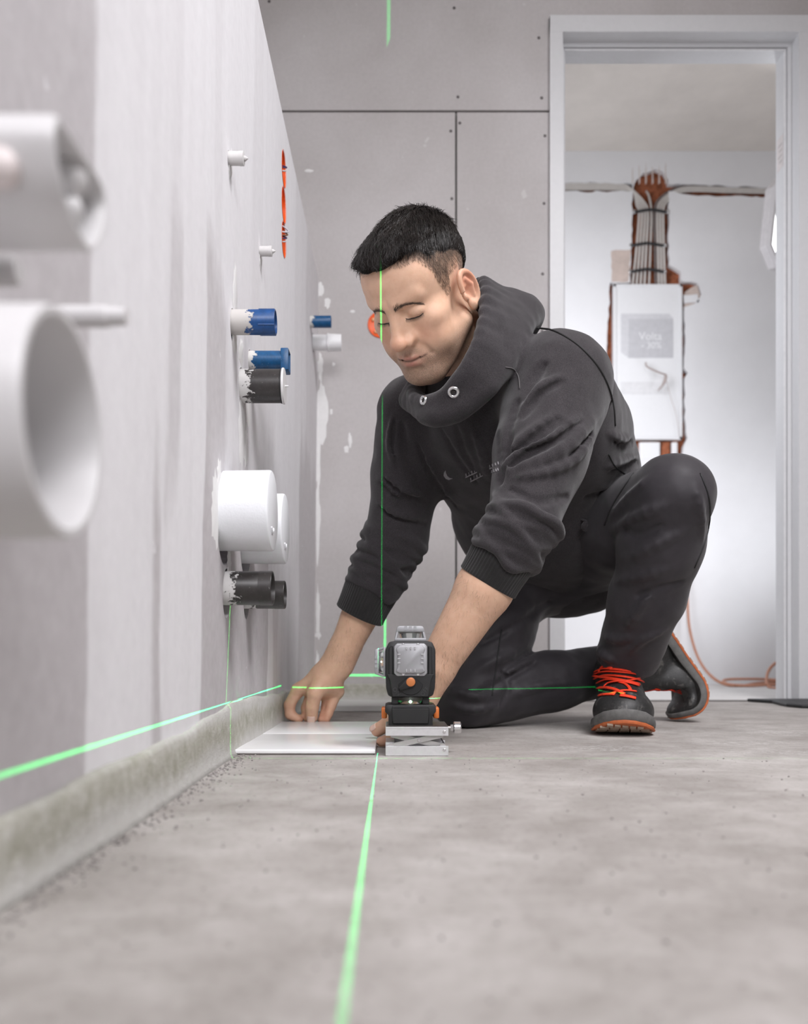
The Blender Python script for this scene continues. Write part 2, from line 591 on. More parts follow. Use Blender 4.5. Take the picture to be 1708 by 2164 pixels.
# insulation strip along the foot of the walls
def strip_material():
    m, nt, b = new_mat('foam_edge_strip')
    c = coords(nt, False)
    n1 = noise(nt, 55, 5, 0.7, c)
    n2 = noise(nt, 420, 3, 0.7, c)
    n0 = noise(nt, 6, 4, 0.6, c)
    a = ramp(nt, n1.outputs[0], [(0.28, (0.335, 0.325, 0.255)), (0.55, (0.47, 0.46, 0.40)), (0.75, (0.63, 0.62, 0.58))])
    sx = N(nt, 'ShaderNodeSeparateXYZ'); nt.links.new(c, sx.inputs[0])
    zf = math_n(nt, 'ADD', sx.outputs[2], math_n(nt, 'MULTIPLY', math_n(nt, 'SUBTRACT', n0.outputs[0], 0.5), 0.05))
    dust = ramp(nt, zf, [(0.012, (0.75,) * 3), (0.034, (0.05,) * 3), (0.052, (0.1,) * 3), (0.066, (0.7,) * 3)])
    col = mixc(nt, dust.outputs[0], a.outputs[0], (0.62, 0.61, 0.595))
    nt.links.new(col, b.inputs['Base Color'])
    b.inputs['Roughness'].default_value = 0.95
    b.inputs['Specular IOR Level'].default_value = 0.15
    bump(nt, b, math_n(nt, 'ADD', n1.outputs[0], math_n(nt, 'MULTIPLY', n2.outputs[0], .5)), 0.7, 0.004)
    return m
M_STRIP = strip_material()
def strip_left():
    bm = BM()
    rr = random.Random(3)
    ny = 150
    rows = []
    ph = [rr.uniform(0, 6) for _ in range(4)]
    for i in range(ny + 1):
        y = -0.4 + (BACK_Y - 0.001 + 0.4) * i / ny
        top = np.interp(y, [0, .45, .8, 1.1, 1.4, 1.7, 2.1, 2.7], [.05, .050, .058, .067, .078, .073, .062, .055])
        top += 0.0022 * math.sin(9 * y + ph[0]) + 0.0015 * math.sin(31 * y + ph[1]) + rr.uniform(-.0006, .0006)
        th = 0.011 + 0.0025 * math.sin(7 * y + ph[2]) + rr.uniform(-.0005, .0005)
        x0 = wall_x(y, 0.03)
        row = []
        for (dx, z) in ((0, -0.004), (th + .006, -0.004), (th + .001, 0.006), (th, 0.02), (th - .0008, top * .6), (th - .001, top - .006), (th - .004, top - .001), (th * .4, top), (0.0005, top - .001)):
            row.append(bm.verts.new((x0 + dx, y, z)))
        rows.append(row)
    for A, B in zip(rows[:-1], rows[1:]):
        for k in range(len(A) - 1):
            bm.faces.new((A[k], B[k], B[k + 1], A[k + 1]))
    bm.faces.new(rows[0][::-1]); bm.faces.new(rows[-1])
    return bm
tag(obj('baseboard_left', strip_left(), M_STRIP, smooth=True), 'olive grey foam edge strip along the foot of the left wall', kind='structure')
bm = BM()
add_box(bm, (wall_x(2.7, 0) + .013, BACK_Y - 0.010, -0.003), (DX0 - 0.002, BACK_Y - 0.0005, 0.053), 0.003, 2)
tag(obj('baseboard_back', bm, M_STRIP), 'foam edge strip along the foot of the back wall', kind='structure')

# grit and crumbs of mortar lying along the strip: too many to count
def grit():
    rr = random.Random(11)
    bm = BM()
    for i in range(1500):
        y = rr.uniform(0.35, 2.6)
        x = wall_x(y, 0) + 0.014 + abs(rr.gauss(0, 0.016)) if i < 1100 else rr.uniform(-0.2, 0.9)
        if i >= 1100: y = rr.uniform(.35, 1.30)
        s = rr.uniform(.0004, .0017) * (1 if i < 1100 else .8)
        vs = bmesh.ops.create_icosphere(bm, subdivisions=1, radius=s)['verts'] if i % 4 == 0 else bmesh.ops.create_cube(bm, size=s * 1.5)['verts']
        for v in vs:
            v.co = Vector((v.co.x * rr.uniform(.7, 1.4), v.co.y * rr.uniform(.7, 1.4), v.co.z * rr.uniform(.6, 1.1))) + Vector((x, y, s * .5))
    return bm
tag(obj('mortar_crumbs', grit(), simple('crumbs', (0.30, 0.28, 0.27), 0.95, var=0.4, scale=300)), 'loose grey mortar crumbs scattered along the foam strip', 'crumbs', kind='stuff')

# door frame of primed steel
FR = empty('door_1', (DX0, BACK_Y, 0))
tag(FR, 'light grey steel door frame in the back wall', kind='structure')
def jamb(x_out, x_in, z1, side):
    b_ = BM()
    s = 1 if x_in > x_out else -1
    y0 = BACK_Y - 0.014
    poly = [(x_out, y0), (x_in, y0), (x_in, y0 + .05), (x_in + s * .012, y0 + .05), (x_in + s * .012, y0 + .058), (x_in + s * .018, y0 + .062), (x_in + s * .018, BACK_Y + BACK_T + .02), (x_out, BACK_Y + BACK_T + .02), (x_out, BACK_Y + BACK_T + .001), (x_in - s * .008, BACK_Y + BACK_T + .001), (x_in - s * .008, y0 + .0135), (x_out, y0 + .0135)]
    add_prism(b_, poly, -0.005, z1, 'z')
    return obj('jamb', b_, M_STEEL_PAINT, FR)
x1i = (1689 - CX) * (BACK_Y - .014) / F_PX
x0i = (1190 - CX) * (BACK_Y - .014) / F_PX
jamb(DX0 - .003, x0i, DTOP, 0)
jamb(x1i + (x0i - DX0), x1i, DTOP, 1)
zi = EYE + (CY - 67) * (BACK_Y - .014) / F_PX
b_ = BM()
y0 = BACK_Y - 0.0145
add_prism(b_, [(y0, DTOP + .006), (y0, zi), (y0 + .05, zi), (y0 + .05, zi - .012), (y0 + .058, zi - .012), (y0 + .062, zi - .018), (BACK_Y + BACK_T + .02, zi - .018), (BACK_Y + BACK_T + .02, DTOP + .006), (BACK_Y + BACK_T + .001, DTOP + .006), (BACK_Y + BACK_T + .001, zi + .008), (y0 + .0135, zi + .008), (y0 + .0135, DTOP + .006)], DX0 - .003, x1i + (x0i - DX0), 'x')
obj('head_jamb', b_, M_STEEL_PAINT, FR)
# seal bead lines in the rebate
M_BEAD = simple('pale_bead', (0.74, 0.74, 0.75), 0.35)
b_ = BM(); add_box(b_, (x0i + .016, y0 + .054, zi - .0195), (x1i - .016, y0 + .0605, zi - .0155), .001, 1)
obj('seal_bead', b_, M_BEAD, FR)
b_ = BM(); add_box(b_, (x1i - .0205, y0 + .054, 0.002), (x1i - .0165, y0 + .0605, zi - .02), .001, 1)
obj('seal_bead', b_, M_BEAD, FR)
# small paper sticker on the right reveal
M_STICK = simple('sticker_paper', (0.66, 0.62, 0.615), 0.6)
M_STICK2 = simple('sticker_print', (0.50, 0.47, 0.465), 0.6)
xs = x1i - .018
ya, yb = BACK_Y + .052, BACK_Y + .096
def zpx(py, Y): return EYE - (py - CY) * Y / F_PX
za, zb = zpx(300, 2.8), zpx(368, 2.8)
b_ = BM(); add_box(b_, (xs - .0008, ya, zb), (xs - .0001, yb, za))
st = obj('sticker', b_, M_STICK, FR)
for k in range(4):
    b_ = BM(); z = za - (za - zb) * (.26 + .17 * k); add_box(b_, (xs - .0012, ya + .008, z - .004), (xs - .0009, yb - .008 - .008 * (k % 2), z + .003))
    obj('print_line', b_, M_STICK2, st)

# room beyond: white wall with chased cables, ceiling
RY = 4.0
RZ = 2.372
bm = BM(); add_box(bm, (0.0, BACK_Y + BACK_T + .025, RZ), (ROOM_R, RY + .15, RZ + .1))
tag(obj('ceiling', bm, M_CEIL), 'beige raw ceiling of the room beyond the door', kind='structure')
bm = BM(); add_box(bm, (-0.12, BACK_Y + BACK_T + .025, 0), (-0.002, RY, RZ))
tag(obj('wall_side', bm, M_WHITE_WALL), 'white side wall of the room beyond the door', kind='structure')
def text_mesh(txt, size, extrude=0.0004, align='CENTER'):
    cu = bpy.data.curves.new('text', 'FONT')
    cu.body = txt; cu.size = size; cu.extrude = extrude; cu.align_x = align; cu.align_y = 'CENTER'
    cu.resolution_u = 3
    o = bpy.data.objects.new('text', cu); COL.objects.link(o)
    dg = bpy.context.evaluated_depsgraph_get()
    me = bpy.data.meshes.new_from_object(o.evaluated_get(dg))
    bpy.data.objects.remove(o); bpy.data.curves.remove(cu)
    return me


def text_obj(name, txt, size, loc, rot, mat, parent, extrude=0.0004):
    me = text_mesh(txt, size, extrude)
    me.transform(Matrix.Translation(loc) @ Euler(rot).to_matrix().to_4x4())
    return link_mesh(name, me, mat, parent)


def ragged(poly, amp, step, seed):
    rr = random.Random(seed)
    out = []
    n = len(poly)
    for i in range(n):
        a, b = Vector(poly[i]), Vector(poly[(i + 1) % n])
        k = max(1, int((b - a).length / step))
        for j in range(k):
            p = a.lerp(b, j / k)
            out.append((p.x + rr.uniform(-amp, amp), p.y + rr.uniform(-amp, amp)))
    return out


def boolean_cut(o, cutters):
    for i, c in enumerate(cutters):
        md = o.modifiers.new('cut%d' % i, 'BOOLEAN')
        md.object = c; md.operation = 'DIFFERENCE'; md.solver = 'EXACT'
    dg = bpy.context.evaluated_depsgraph_get()
    me = bpy.data.meshes.new_from_object(o.evaluated_get(dg))
    o.modifiers.clear(); o.data = me
    for c in cutters: bpy.data.objects.remove(c)


PL = 0.03   # plaster layer thickness
wr = empty('wall_far', (0, RY, 0))
tag(wr, 'white plastered wall with a cable chase and fuse box beyond the door', kind='structure')
bm = BM(); add_box(bm, (-0.12, RY, 0), (ROOM_R, RY + PL, RZ + .05))
plaster = obj('plaster_layer', bm, M_WHITE_WALL, wr)
bm = BM(); add_box(bm, (-0.12, RY + PL + .001, 0), (ROOM_R, RY + .15, RZ + .05))
obj('brick_core', bm, M_BRICK, wr)
def q(px, py): 
    p = P(px, py, RY); return (p.x, p.z)
shapes = [
    [(1100, 386), (1250, 384), (1338, 387), (1338, 404), (1250, 405), (1100, 403)],
    [(1412, 389), (1480, 388), (1560, 393), (1720, 396), (1720, 416), (1600, 416), (1500, 414), (1460, 411), (1412, 404)],
    [(1352, 372), (1372, 362), (1385, 356), (1402, 362), (1412, 380), (1414, 470), (1413, 520), (1416, 560), (1440, 575), (1440, 604), (1332, 604), (1334, 520), (1337, 420), (1340, 392)],
    [(1288, 598), (1450, 594), (1475, 598), (1484, 620), (1470, 640), (1446, 650), (1448, 700), (1447, 780), (1454, 790), (1446, 800), (1448, 880), (1452, 925), (1446, 945), (1440, 968), (1300, 968), (1286, 930), (1284, 800), (1283, 680), (1290, 640)],
]
cutters = []
for i, s_ in enumerate(shapes):
    poly = ragged([q(*a) for a in s_], 0.004, 0.022, 20 + i)
    b_ = BM(); add_prism(b_, poly, RY - .01, RY + PL + .0006, 'y')
    cutters.append(obj('cutter', b_))
boolean_cut(plaster, cutters)
M_MORTAR = simple('pinkish_old_plaster', (0.60, 0.50, 0.45), 0.95, var=0.12, scale=30)
M_SCRATCH = simple('chisel_scratches', (0.66, 0.60, 0.57), 0.95)
def patch(poly, d0, d1, mat, seed, amp=.003):
    b_ = BM(); add_prism(b_, ragged([q(*a) for a in poly], amp, .02, seed), RY + d0, RY + d1, 'y')
    return obj('old_plaster_patch', b_, mat, wr)
patch([(1292, 530), (1332, 528), (1330, 596), (1294, 596)], -.0008, .001, M_MORTAR, 41)
patch([(1448, 615), (1474, 600), (1490, 646), (1470, 655), (1446, 662)], .006, .012, M_MORTAR, 42)
patch([(1446, 624), (1474, 622), (1478, 638), (1446, 642)], .0, .005, M_WHITE_WALL, 43)
for k in range(6):
    px = 1336 + 14 * k
    patch([(px, 360 - 6 * (k % 2)), (px + 1.5, 352 - 5 * (k % 3)), (px + 3, 386), (px, 390)], -.0004, .001, M_SCRATCH, 50 + k, .0006)

# fuse box
fb = empty('fuse_box', P(1368, 930, RY), 'white recessed fuse box with grey square label on the white wall', 'fuse box')
M_BOXW = simple('white_enamel', (0.82, 0.825, 0.84), 0.35, var=0.01)
x0, z0 = q(1296, 929); x1, z1 = q(1441, 602)
b_ = BM(); add_box(b_, (x0, RY - .004, z0), (x1, RY + .026, z1), .003, 2)
obj('cover', b_, M_BOXW, fb)
b_ = BM()
for (a0, b0, a1, b1) in ((x0, z0, x0 + .012, z1), (x1 - .012, z0, x1, z1), (x0, z1 - .012, x1, z1), (x0, z0, x1, z0 + .012)):
    add_box(b_, (a0, RY - .009, b0), (a1, RY - .0042, b1), .001, 1)
obj('rim', b_, M_BOXW, fb)
M_LAB = simple('grey_label', (0.55, 0.55, 0.575), 0.5); M_LAB2 = simple('grey_label_edge', (0.64, 0.64, 0.665), 0.5)
lb = [q(*a) for a in ((1312, 664), (1413, 664), (1422, 674), (1422, 757), (1328, 757), (1312, 745))]
b_ = BM(); add_prism(b_, lb, RY - .0052, RY - .0041, 'y')
la = obj('label', b_, M_LAB2, fb)
b_ = BM(); add_prism(b_, [q(*a) for a in ((1328, 675), (1422, 675), (1422, 757), (1328, 757))], RY - .0058, RY - .0053, 'y')
obj('label_face', b_, M_LAB, la)
text_obj('lettering', 'Volta', 0.048, P(1374, 712, RY) + Vector((0, -.0062, 0)), (PI / 2, 0, 0), M_BOXW, la)
text_obj('lettering', '- 30%', 0.040, P(1376, 731, RY) + Vector((0, -.0062, 0)), (PI / 2, 0, 0), M_BOXW, la)
b_ = BM(); add_prism(b_, [q(*a) for a in ((1312, 808), (1412, 808), (1412, 834), (1312, 834))], RY - .0048, RY - .0041, 'y')
obj('print_band', b_, simple('faint_print', (0.74, 0.74, 0.755), 0.5), fb)
# hanging wire end with a small clip in front of the box
hw = empty('hanging_wire', P(1390, 930, RY), 'thin brown wire with a clip hanging in front of the fuse box', 'wire')
b_ = BM(); add_tube(b_, smooth_line([P(1365, 766, 3.97), P(1368, 775, 3.96), P(1390, 786, 3.95), P(1408, 792, 3.96)], 4), .0035, 6)
obj('wire_stub', b_, simple('brown_wire', (0.36, 0.29, 0.27), 0.6), hw)
b_ = BM(); add_tube(b_, smooth_line([P(1408, 792, 3.96), P(1406, 802, 3.955), P(1402, 812, 3.96), P(1390, 826, 3.97)], 4), [.004, .006, .008, .0075, .006, .006, .007, .006, .005, .004, .004, .003, .002][:13], 6)
obj('clip', b_, simple('brown_wire', (0.42, 0.35, 0.33), 0.6), hw)
b_ = BM(); add_tube(b_, smooth_line([P(1408, 800, 3.96), P(1418, 840, 3.975), P(1430, 880, 3.98), P(1436, 925, 3.985)], 5), .0014, 5)
obj('thread', b_, simple('brown_wire', (0.5, 0.45, 0.43), 0.6), hw)

# red brick stub and white pipes under the box
bu = empty('conduit_stub', P(1400, 965, RY), 'orange and white conduit stubs leaving the fuse box below', 'conduit')
for (a, b2, mt) in ((1399, 1417, M_BRICK), (1420, 1434, M_BOXW), (1352, 1396, M_BOXW)):
    b_ = BM(); xa = q(a, 0)[0]; xb = q(b2, 0)[0]; add_lathe(b_, ((xa + xb) / 2, RY + .0145, q(0, 1000)[1]), (0, 0, 1), [(0, 0), (0, (xb - xa) / 2), (.138, (xb - xa) / 2), (.138, 0)], 14)
    for v in b_.verts: v.co.y = RY + .0145 + max(-.013, min(.013, v.co.y - RY - .0145))
    obj('stub', b_, mt, bu)

# cables: one bundle per side plus the risers
def cable(pts, r, mat, label, grp, name='cable'):
    b_ = BM(); add_tube(b_, smooth_line(pts, 6), r, 7)
    return tag(obj(name, b_, mat, smooth=True), label, 'cable', grp)
ORD = ('topmost', 'second', 'third', 'lowest')
for k in range(4):
    yy = 389 + 3.6 * k
    cable([P(1100, yy + 1, RY + .012), P(1240, yy, RY + .012), P(1310, yy + 1, RY + .010), P(1338 + 2 * k - 6, yy + 9 - k, RY + .006), P(1352 + 4.6 * (3 - k) - 6, 425 + 3 * k, RY + .003), P(1357 + 6.2 * (3 - k) - 6, 450, RY), P(1352 + 6.8 * (3 - k) - 6, 520, RY), P(1343 + 8.4 * (3 - k) - 6, 605, RY + .006)], .0052, M_CABLE, '%s of the grey cables running left from the riser in the wall chase' % ORD[k], 'cables bending left out of the riser')
for k in range(4):
    yy = 392 + 3.8 * k
    cable([P(1720, yy + 6, RY + .014), P(1560, yy + 3, RY + .014), P(1470, yy, RY + .011), P(1432, yy + 5, RY + .008), P(1408 - 4.6 * (3 - k), 420 + 3 * k, RY + .003), P(1398 - 6.2 * (3 - k) + 4, 450, RY), P(1399 - 6.2 * (3 - k) + 4, 520, RY), P(1402 - 6.6 * (3 - k) + 4, 605, RY + .006)], .0052, M_CABLE if k > 0 else M_CABLE_DARK, '%s of the cables running right from the riser in the wall chase' % ORD[k], 'cables bending right out of the riser')
cable([P(1366, 404, RY + .028), P(1372, 416, RY + .012), P(1377, 450, RY + .002), P(1375, 520, RY + .001), P(1372, 605, RY + .006)], .0046, M_CABLE, 'grey cable in the middle of the riser coming straight out of the brick', None)
# black straps
for i, (py, xa, xb, nm) in enumerate(((447, 1340, 1410, 'top'), (518, 1333, 1404, 'middle'), (573, 1332, 1404, 'lowest'))):
    e = empty('cable_strap', P((xa + xb) / 2, py, RY), '%s of the three black straps over the cable riser' % nm, 'strap', 'black straps on the cable riser')
    b_ = BM(); add_tube(b_, smooth_line([P(xa, py + 2, RY - .001), P(xa + 14, py - 1, RY - .007), P((xa + xb) / 2, py - 4, RY - .009), P(xb - 14, py - 1, RY - .007), P(xb, py + 2, RY - .001)], 5), .0065, 6)
    obj('band', b_, simple('black_strap', (0.02, 0.02, 0.022), 0.5), e, True)
    for x in (xa, xb):
        b_ = BM(); add_lathe(b_, P(x, py + 2, RY + .002), (0, -1, 0), [(0, 0), (0, .009), (.008, .009), (.009, .006), (.007, .003), (.007, 0)], 12)
        obj('nail_head', b_, M_CHROME, e, True)

# work light behind the right reveal
wl = empty('work_light', (1.50, 3.62, 0), 'bright hexagonal work light peeking past the right door reveal', 'lamp')
cpt = P(1677, 468, 3.6)
M_LAMP = emit('lit_led_panel', (0.95, 0.97, 1.0), 5.0)
M_LAMPF = simple('lamp_housing', (0.62, 0.60, 0.61), 0.4)
LM = Matrix.Translation(cpt) @ Matrix.Rotation(math.radians(24), 4, 'Z') @ Matrix.Rotation(math.radians(8), 4, 'X')
hexo = [(-.05, .165), (.05, .165), (.10, .10), (.10, -.10), (.05, -.165), (-.05, -.165), (-.10, -.10), (-.10, .10)]
b_ = BM(); add_prism(b_, [(a * 1.18, b * 1.12) for a, b in hexo], .004, .05, 'y', .006, 2)
o = obj('housing', b_, M_LAMPF); o.data.transform(LM); o.parent = wl; o.matrix_parent_inverse = Matrix.Translation(-wl.location)
b_ = BM(); add_prism(b_, hexo, -.004, .0038, 'y', .002, 1)
o = obj('led_panel', b_, M_LAMP); o.data.transform(LM); o.parent = wl; o.matrix_parent_inverse = Matrix.Translation(-wl.location)
b_ = BM(); n8 = len(hexo)
add_tube(b_, [LM @ Vector((a * 1.2, -.012, b * 1.14)) for a, b in hexo + hexo[:1]], .009, 7)
obj('guard_rim', b_, M_LAMPF, wl)
b_ = BM(); add_tube(b_, [cpt + Vector((.03, .03, -.19)), Vector((1.78, 3.64, .5)), Vector((1.78, 3.64, .02))], .014, 8)
obj('stand_pole', b_, M_BLACK_PLASTIC, wl)
for a in (0.4, 2.5, 4.6):
    b_ = BM(); add_tube(b_, [Vector((1.78, 3.64, .45)), Vector((1.78 + .22 * math.cos(a), 3.64 + .16 * math.sin(a), .012))], .009, 7)
    obj('leg', b_, M_BLACK_PLASTIC, wl)
ll = area_light('work_light_beam', LM @ Vector((0, -.03, 0)), LM @ Vector((0, -1, .12)), (.2, .32), 5, (0.95, 0.97, 1.0))
ll.parent = wl; ll.matrix_parent_inverse = Matrix.Translation(-wl.location)

# orange brown extension cable on the far floor
b_ = BM(); add_tube(b_, smooth_line([P(1452, 1180, 3.98), P(1453, 1260, 3.97), P(1458, 1330, 3.95), P(1478, 1395, 3.9), P(1512, 1436, 3.75), P(1556, 1450, 3.7), P(1600, 1444, 3.8), P(1640, 1441, 3.9), P(1720, 1440, 3.9), P(1745, 1446, 3.75), P(1700, 1453, 3.55), P(1640, 1447, 3.6), P(1580, 1449, 3.65), P(1540, 1446, 3.75), P(1530, 1438, 3.9), P(1560, 1435, 3.93), P(1640, 1437, 3.9), P(1700, 1451, 3.6), P(1660, 1455, 3.5), P(1625, 1451, 3.6), P(1622, 1425, 3.75), P(1636, 1404, 3.8), P(1660, 1396, 3.82), P(1700, 1420, 3.8)], 8), .0062, 8)
for v in b_.verts: v.co.z = max(v.co.z, .001)
tag(obj('extension_cable', b_, simple('rust_orange_cable', (0.50, 0.235, 0.15), 0.55), smooth=True), 'rust orange extension cable coiled on the floor beyond the door', 'cable')

# flat black rubber mat edge at the foot of the right jamb
b_ = BM()
pts = [P(1622, 1472, 2.66), P(1640, 1480, 2.60), P(1660, 1492, 2.45), P(1700, 1498, 2.36), P(1740, 1500, 2.34)]
poly = [(1.135, 2.685), (1.06, 2.684), (1.10, 2.60), (1.075, 2.45), (1.09, 2.39), (1.30, 2.36), (1.33, 2.684)]
add_prism(b_, poly, 0.0005, .010, 'z', .003, 2)
tag(obj('rubber_mat', b_, M_BLACK_PLASTIC), 'flat black rubber pad at the foot of the right door jamb', 'mat')

# orange socket box in the back wall beside the face
sb = empty('socket_box', P(806, 686, BACK_Y), 'round orange socket box set in the grey back wall', 'socket box')
c = P(806, 686, BACK_Y)
b_ = BM(); add_lathe(b_, c + Vector((0, -.0008, 0)), (0, -1, 0), [(0, 0), (0, .034), (.0028, .038), (.0034, .040), (0.0, .041)], 36)
obj('cup', b_, M_ORANGE_BOX, sb, auto=40)
for a in (2.6, 4.1, 5.6, 1.0):
    b_ = BM(); add_lathe(b_, c + Vector((.027 * math.cos(a), -.0012, .027 * math.sin(a))), (0, -1, 0), [(0, 0), (0, .006), (.0035, .0055), (.0035, 0)], 12)
    obj('screw_post', b_, simple('pale_orange', (0.85, 0.42, 0.22), 0.5), sb, True)
# pale board lying on the floor in front of the back wall
b_ = BM(); add_box(b_, (wall_x(2.4, 0) + .02, 2.26, .0005), (0.20, 2.52, .016), .002, 2)
tag(obj('floor_board', b_, simple('pale_board', (0.56, 0.55, 0.535), 0.7, var=0.05, scale=12)), 'pale flat board lying on the floor before the back wall', 'board')
# ------------------------------------------------------------------ pipes on the left wall
def crust_pipe_material(name, base, plaster=(0.70, 0.69, 0.68), x_split=None, sc=90, amt=0.5, dirt=None):
    """plastic with splashes of plaster, heavier towards the wall (object x = 0 at the wall)"""
    m, nt, b = new_mat(name)
    c = coords(nt, True)
    sx = N(nt, 'ShaderNodeSeparateXYZ'); nt.links.new(c, sx.inputs[0])
    n1 = noise(nt, sc, 5, 0.65, c, 0.3)
    t = math_n(nt, 'DIVIDE', sx.outputs[0], x_split or 0.03)
    k = math_n(nt, 'SUBTRACT', math_n(nt, 'ADD', n1.outputs[0], amt), t)
    f = ramp(nt, k, [(0.47, (0, 0, 0)), (0.50, (1, 1, 1))])
    n2 = noise(nt, 300, 4, 0.7, c)
    sp = ramp(nt, n2.outputs[0], [(0.66, (0, 0, 0)), (0.70, (1, 1, 1))])
    f2 = math_n(nt, 'MAXIMUM', f.outputs[0], math_n(nt, 'MULTIPLY', sp.outputs[0], 0.35))
    n3 = noise(nt, 120, 4, 0.6, c)
    bc = ramp(nt, n3.outputs[0], [(0.3, tuple(x * .75 for x in base)), (0.7, tuple(min(1, x * 1.2) for x in base))])
    col = mixc(nt, f2, bc.outputs[0], plaster)
    nt.links.new(col, b.inputs['Base Color'])
    rr = N(nt, 'ShaderNodeMapRange'); nt.links.new(f2, rr.inputs[0]); rr.inputs[3].default_value = 0.4; rr.inputs[4].default_value = 0.9
    nt.links.new(rr.outputs[0], b.inputs['Roughness'])
    bump(nt, b, f2, 0.6, 0.0015)
    return m


M_BLUE = crust_pipe_material('blue_plug_with_plaster', (0.006, 0.060, 0.21), plaster=(0.52, 0.50, 0.48), x_split=0.062, amt=0.42)
M_BLUE2 = crust_pipe_material('blue_plug_clean', (0.005, 0.075, 0.20), plaster=(0.60, 0.59, 0.57), x_split=0.04, amt=0.22)
M_BLACK_PIPE = crust_pipe_material('black_pipe_with_plaster', (0.030, 0.026, 0.025), plaster=(0.60, 0.59, 0.58), x_split=0.075, amt=0.16)
M_GREYPLUG = simple('grey_plug', (0.60, 0.585, 0.58), 0.5, var=0.05)
M_FOAM = simple('white_styrofoam', (0.77, 0.785, 0.81), 0.85, var=0.02, bmp=0.35, bscale=420)


def pipe_at(name, base_px, py, end_px, dia_px, prof, mat, label, cat, group=None, hole=1.12, hole_dz=0.0, seg=40, holed=True):
    """prof(L, r) -> lathe profile along +X from the wall"""
    c = on_wall(base_px, py)
    s = F_PX / c.y
    L = (end_px - base_px) / s
    r = dia_px / s / 2
    root = empty(name, c, label, cat, group)
    parts = prof(L, r)
    for i, (nm, pr, mt) in enumerate(parts):
        b_ = BM(); add_lathe(b_, (0, 0, 0), (1, 0, 0), pr, seg)
        o = obj(nm, b_, mt or mat, None, auto=35)
        o.parent = root
    if holed and hole:
        HOLES.append((Vector((c.x, c.y, c.z - hole_dz * r)), r * hole, r * (hole + abs(hole_dz)), 0.05))
    return root, c, L, r


def hollow(L, r, th=0.1, inside=0.6, start=-0.03):
    return [('tube', [(start, r * .99), (L - r * .04, r), (L, r * .98), (L, r * (1 - th) * 1.01), (L - r * .04, r * (1 - th)), (L * inside, r * (1 - th)), (L * inside, 0)], None)]


# two big white waste pipes close to the camera
def big_pipe():
    # lower: round, end ring 0.11 m across
    D0 = 0.437
    c = P(139, 897, D0)
    r = 0.0552
    xw = wall_x(D0, c.z)
    root = empty('waste_pipe', (xw, c.y, c.z), 'large round white waste pipe with an open end, nearest the camera', 'pipe', 'white foreground pipes')
    b_ = BM(); L = c.x - xw
    add_lathe(b_, (0, 0, 0), (1, 0, 0), [(-.04, r), (L - .003, r), (L, r - .0012), (L, r - .0045), (L - .003, r - .0058), (L - .085, r - .0058), (L - .085, 0)], 72)
    o = obj('tube', b_, M_WHITE_PVC, None, auto=35); o.parent = root
    # upper: tear-shaped duct with a plug inside
    prof = [(0.412, 252), (0.433, 300), (0.455, 350), (0.476, 395), (0.484, 440), (0.481, 490), (0.470, 528), (0.458, 538), (0.445, 515), (0.430, 470), (0.418, 410), (0.410, 340), (0.407, 285)]
    xe = -0.152
    pts = []
    for (yy, py) in prof:
        pts.append((yy - .004, EYE - (py - CY) * yy / F_PX))
    pts = [(p.x, p.y) for p in smooth_line([(a, b, 0) for a, b in pts + pts[:1]], 4)[:-1]]
    cy = sum(p[0] for p in pts) / len(pts); cz = sum(p[1] for p in pts) / len(pts)
    root = empty('duct_pipe', (wall_x(cy, cz), cy, cz), 'upper white duct pipe with a slanted tear-shaped mouth and inner plug', 'pipe', 'white foreground pipes')
    b_ = BM()
    def ring(x, k): return [b_.verts.new((x, cy + (a - cy) * k, cz + (z - cz) * k)) for a, z in pts]
    R = [ring(wall_x(cy, cz) - .03, 1.0), ring(xe - .003, 1.0), ring(xe, .97), ring(xe, .91), ring(xe - .004, .86), ring(xe - .05, .84)]
    n = len(pts)
    for A, B in zip(R[:-1], R[1:]):
        for i in range(n): b_.faces.new((A[i], A[(i + 1) % n], B[(i + 1) % n], B[i]))
    b_.faces.new(R[-1])
    obj('tube', b_, M_WHITE_PVC, root, auto=40)
    b_ = BM(); pc = Vector((xe - .05, .455, EYE - (385 - CY) * .455 / F_PX))
    add_lathe(b_, pc, (1, -.1, 0), [(0, .011), (.03, .011), (.042, .0100), (.047, .007), (.049, 0)], 24)
    obj('plug', b_, M_WHITE_PVC, root, True)
    b_ = BM(); add_lathe(b_, Vector((xe - .026, .449, EYE - (445 - CY) * .449 / F_PX)), (1, 0, 0), [(0, .0), (0, .006), (.022, .006), (.024, 0)], 14)
    obj('pin', b_, M_WHITE_PVC, root, True)


big_pipe()
# slim white rod behind the lower pipe
c = Vector((wall_x(.56, .35), .56, EYE - (669 - CY) * .56 / F_PX))
root = empty('anchor_rod', c, 'slim white threaded anchor rod sticking out behind the large pipe', 'rod')
xe = (268 - CX) * .56 / F_PX; r = 23 * .56 / F_PX
b_ = BM(); add_lathe(b_, (0, 0, 0), (1, 0, 0), [(-.02, r), (xe - c.x - .012, r), (xe - c.x - .011, r * .86), (xe - c.x, r * .8), (xe - c.x, 0)], 24)
o = obj('rod', b_, M_WHITE_PVC, None, auto=30); o.parent = root
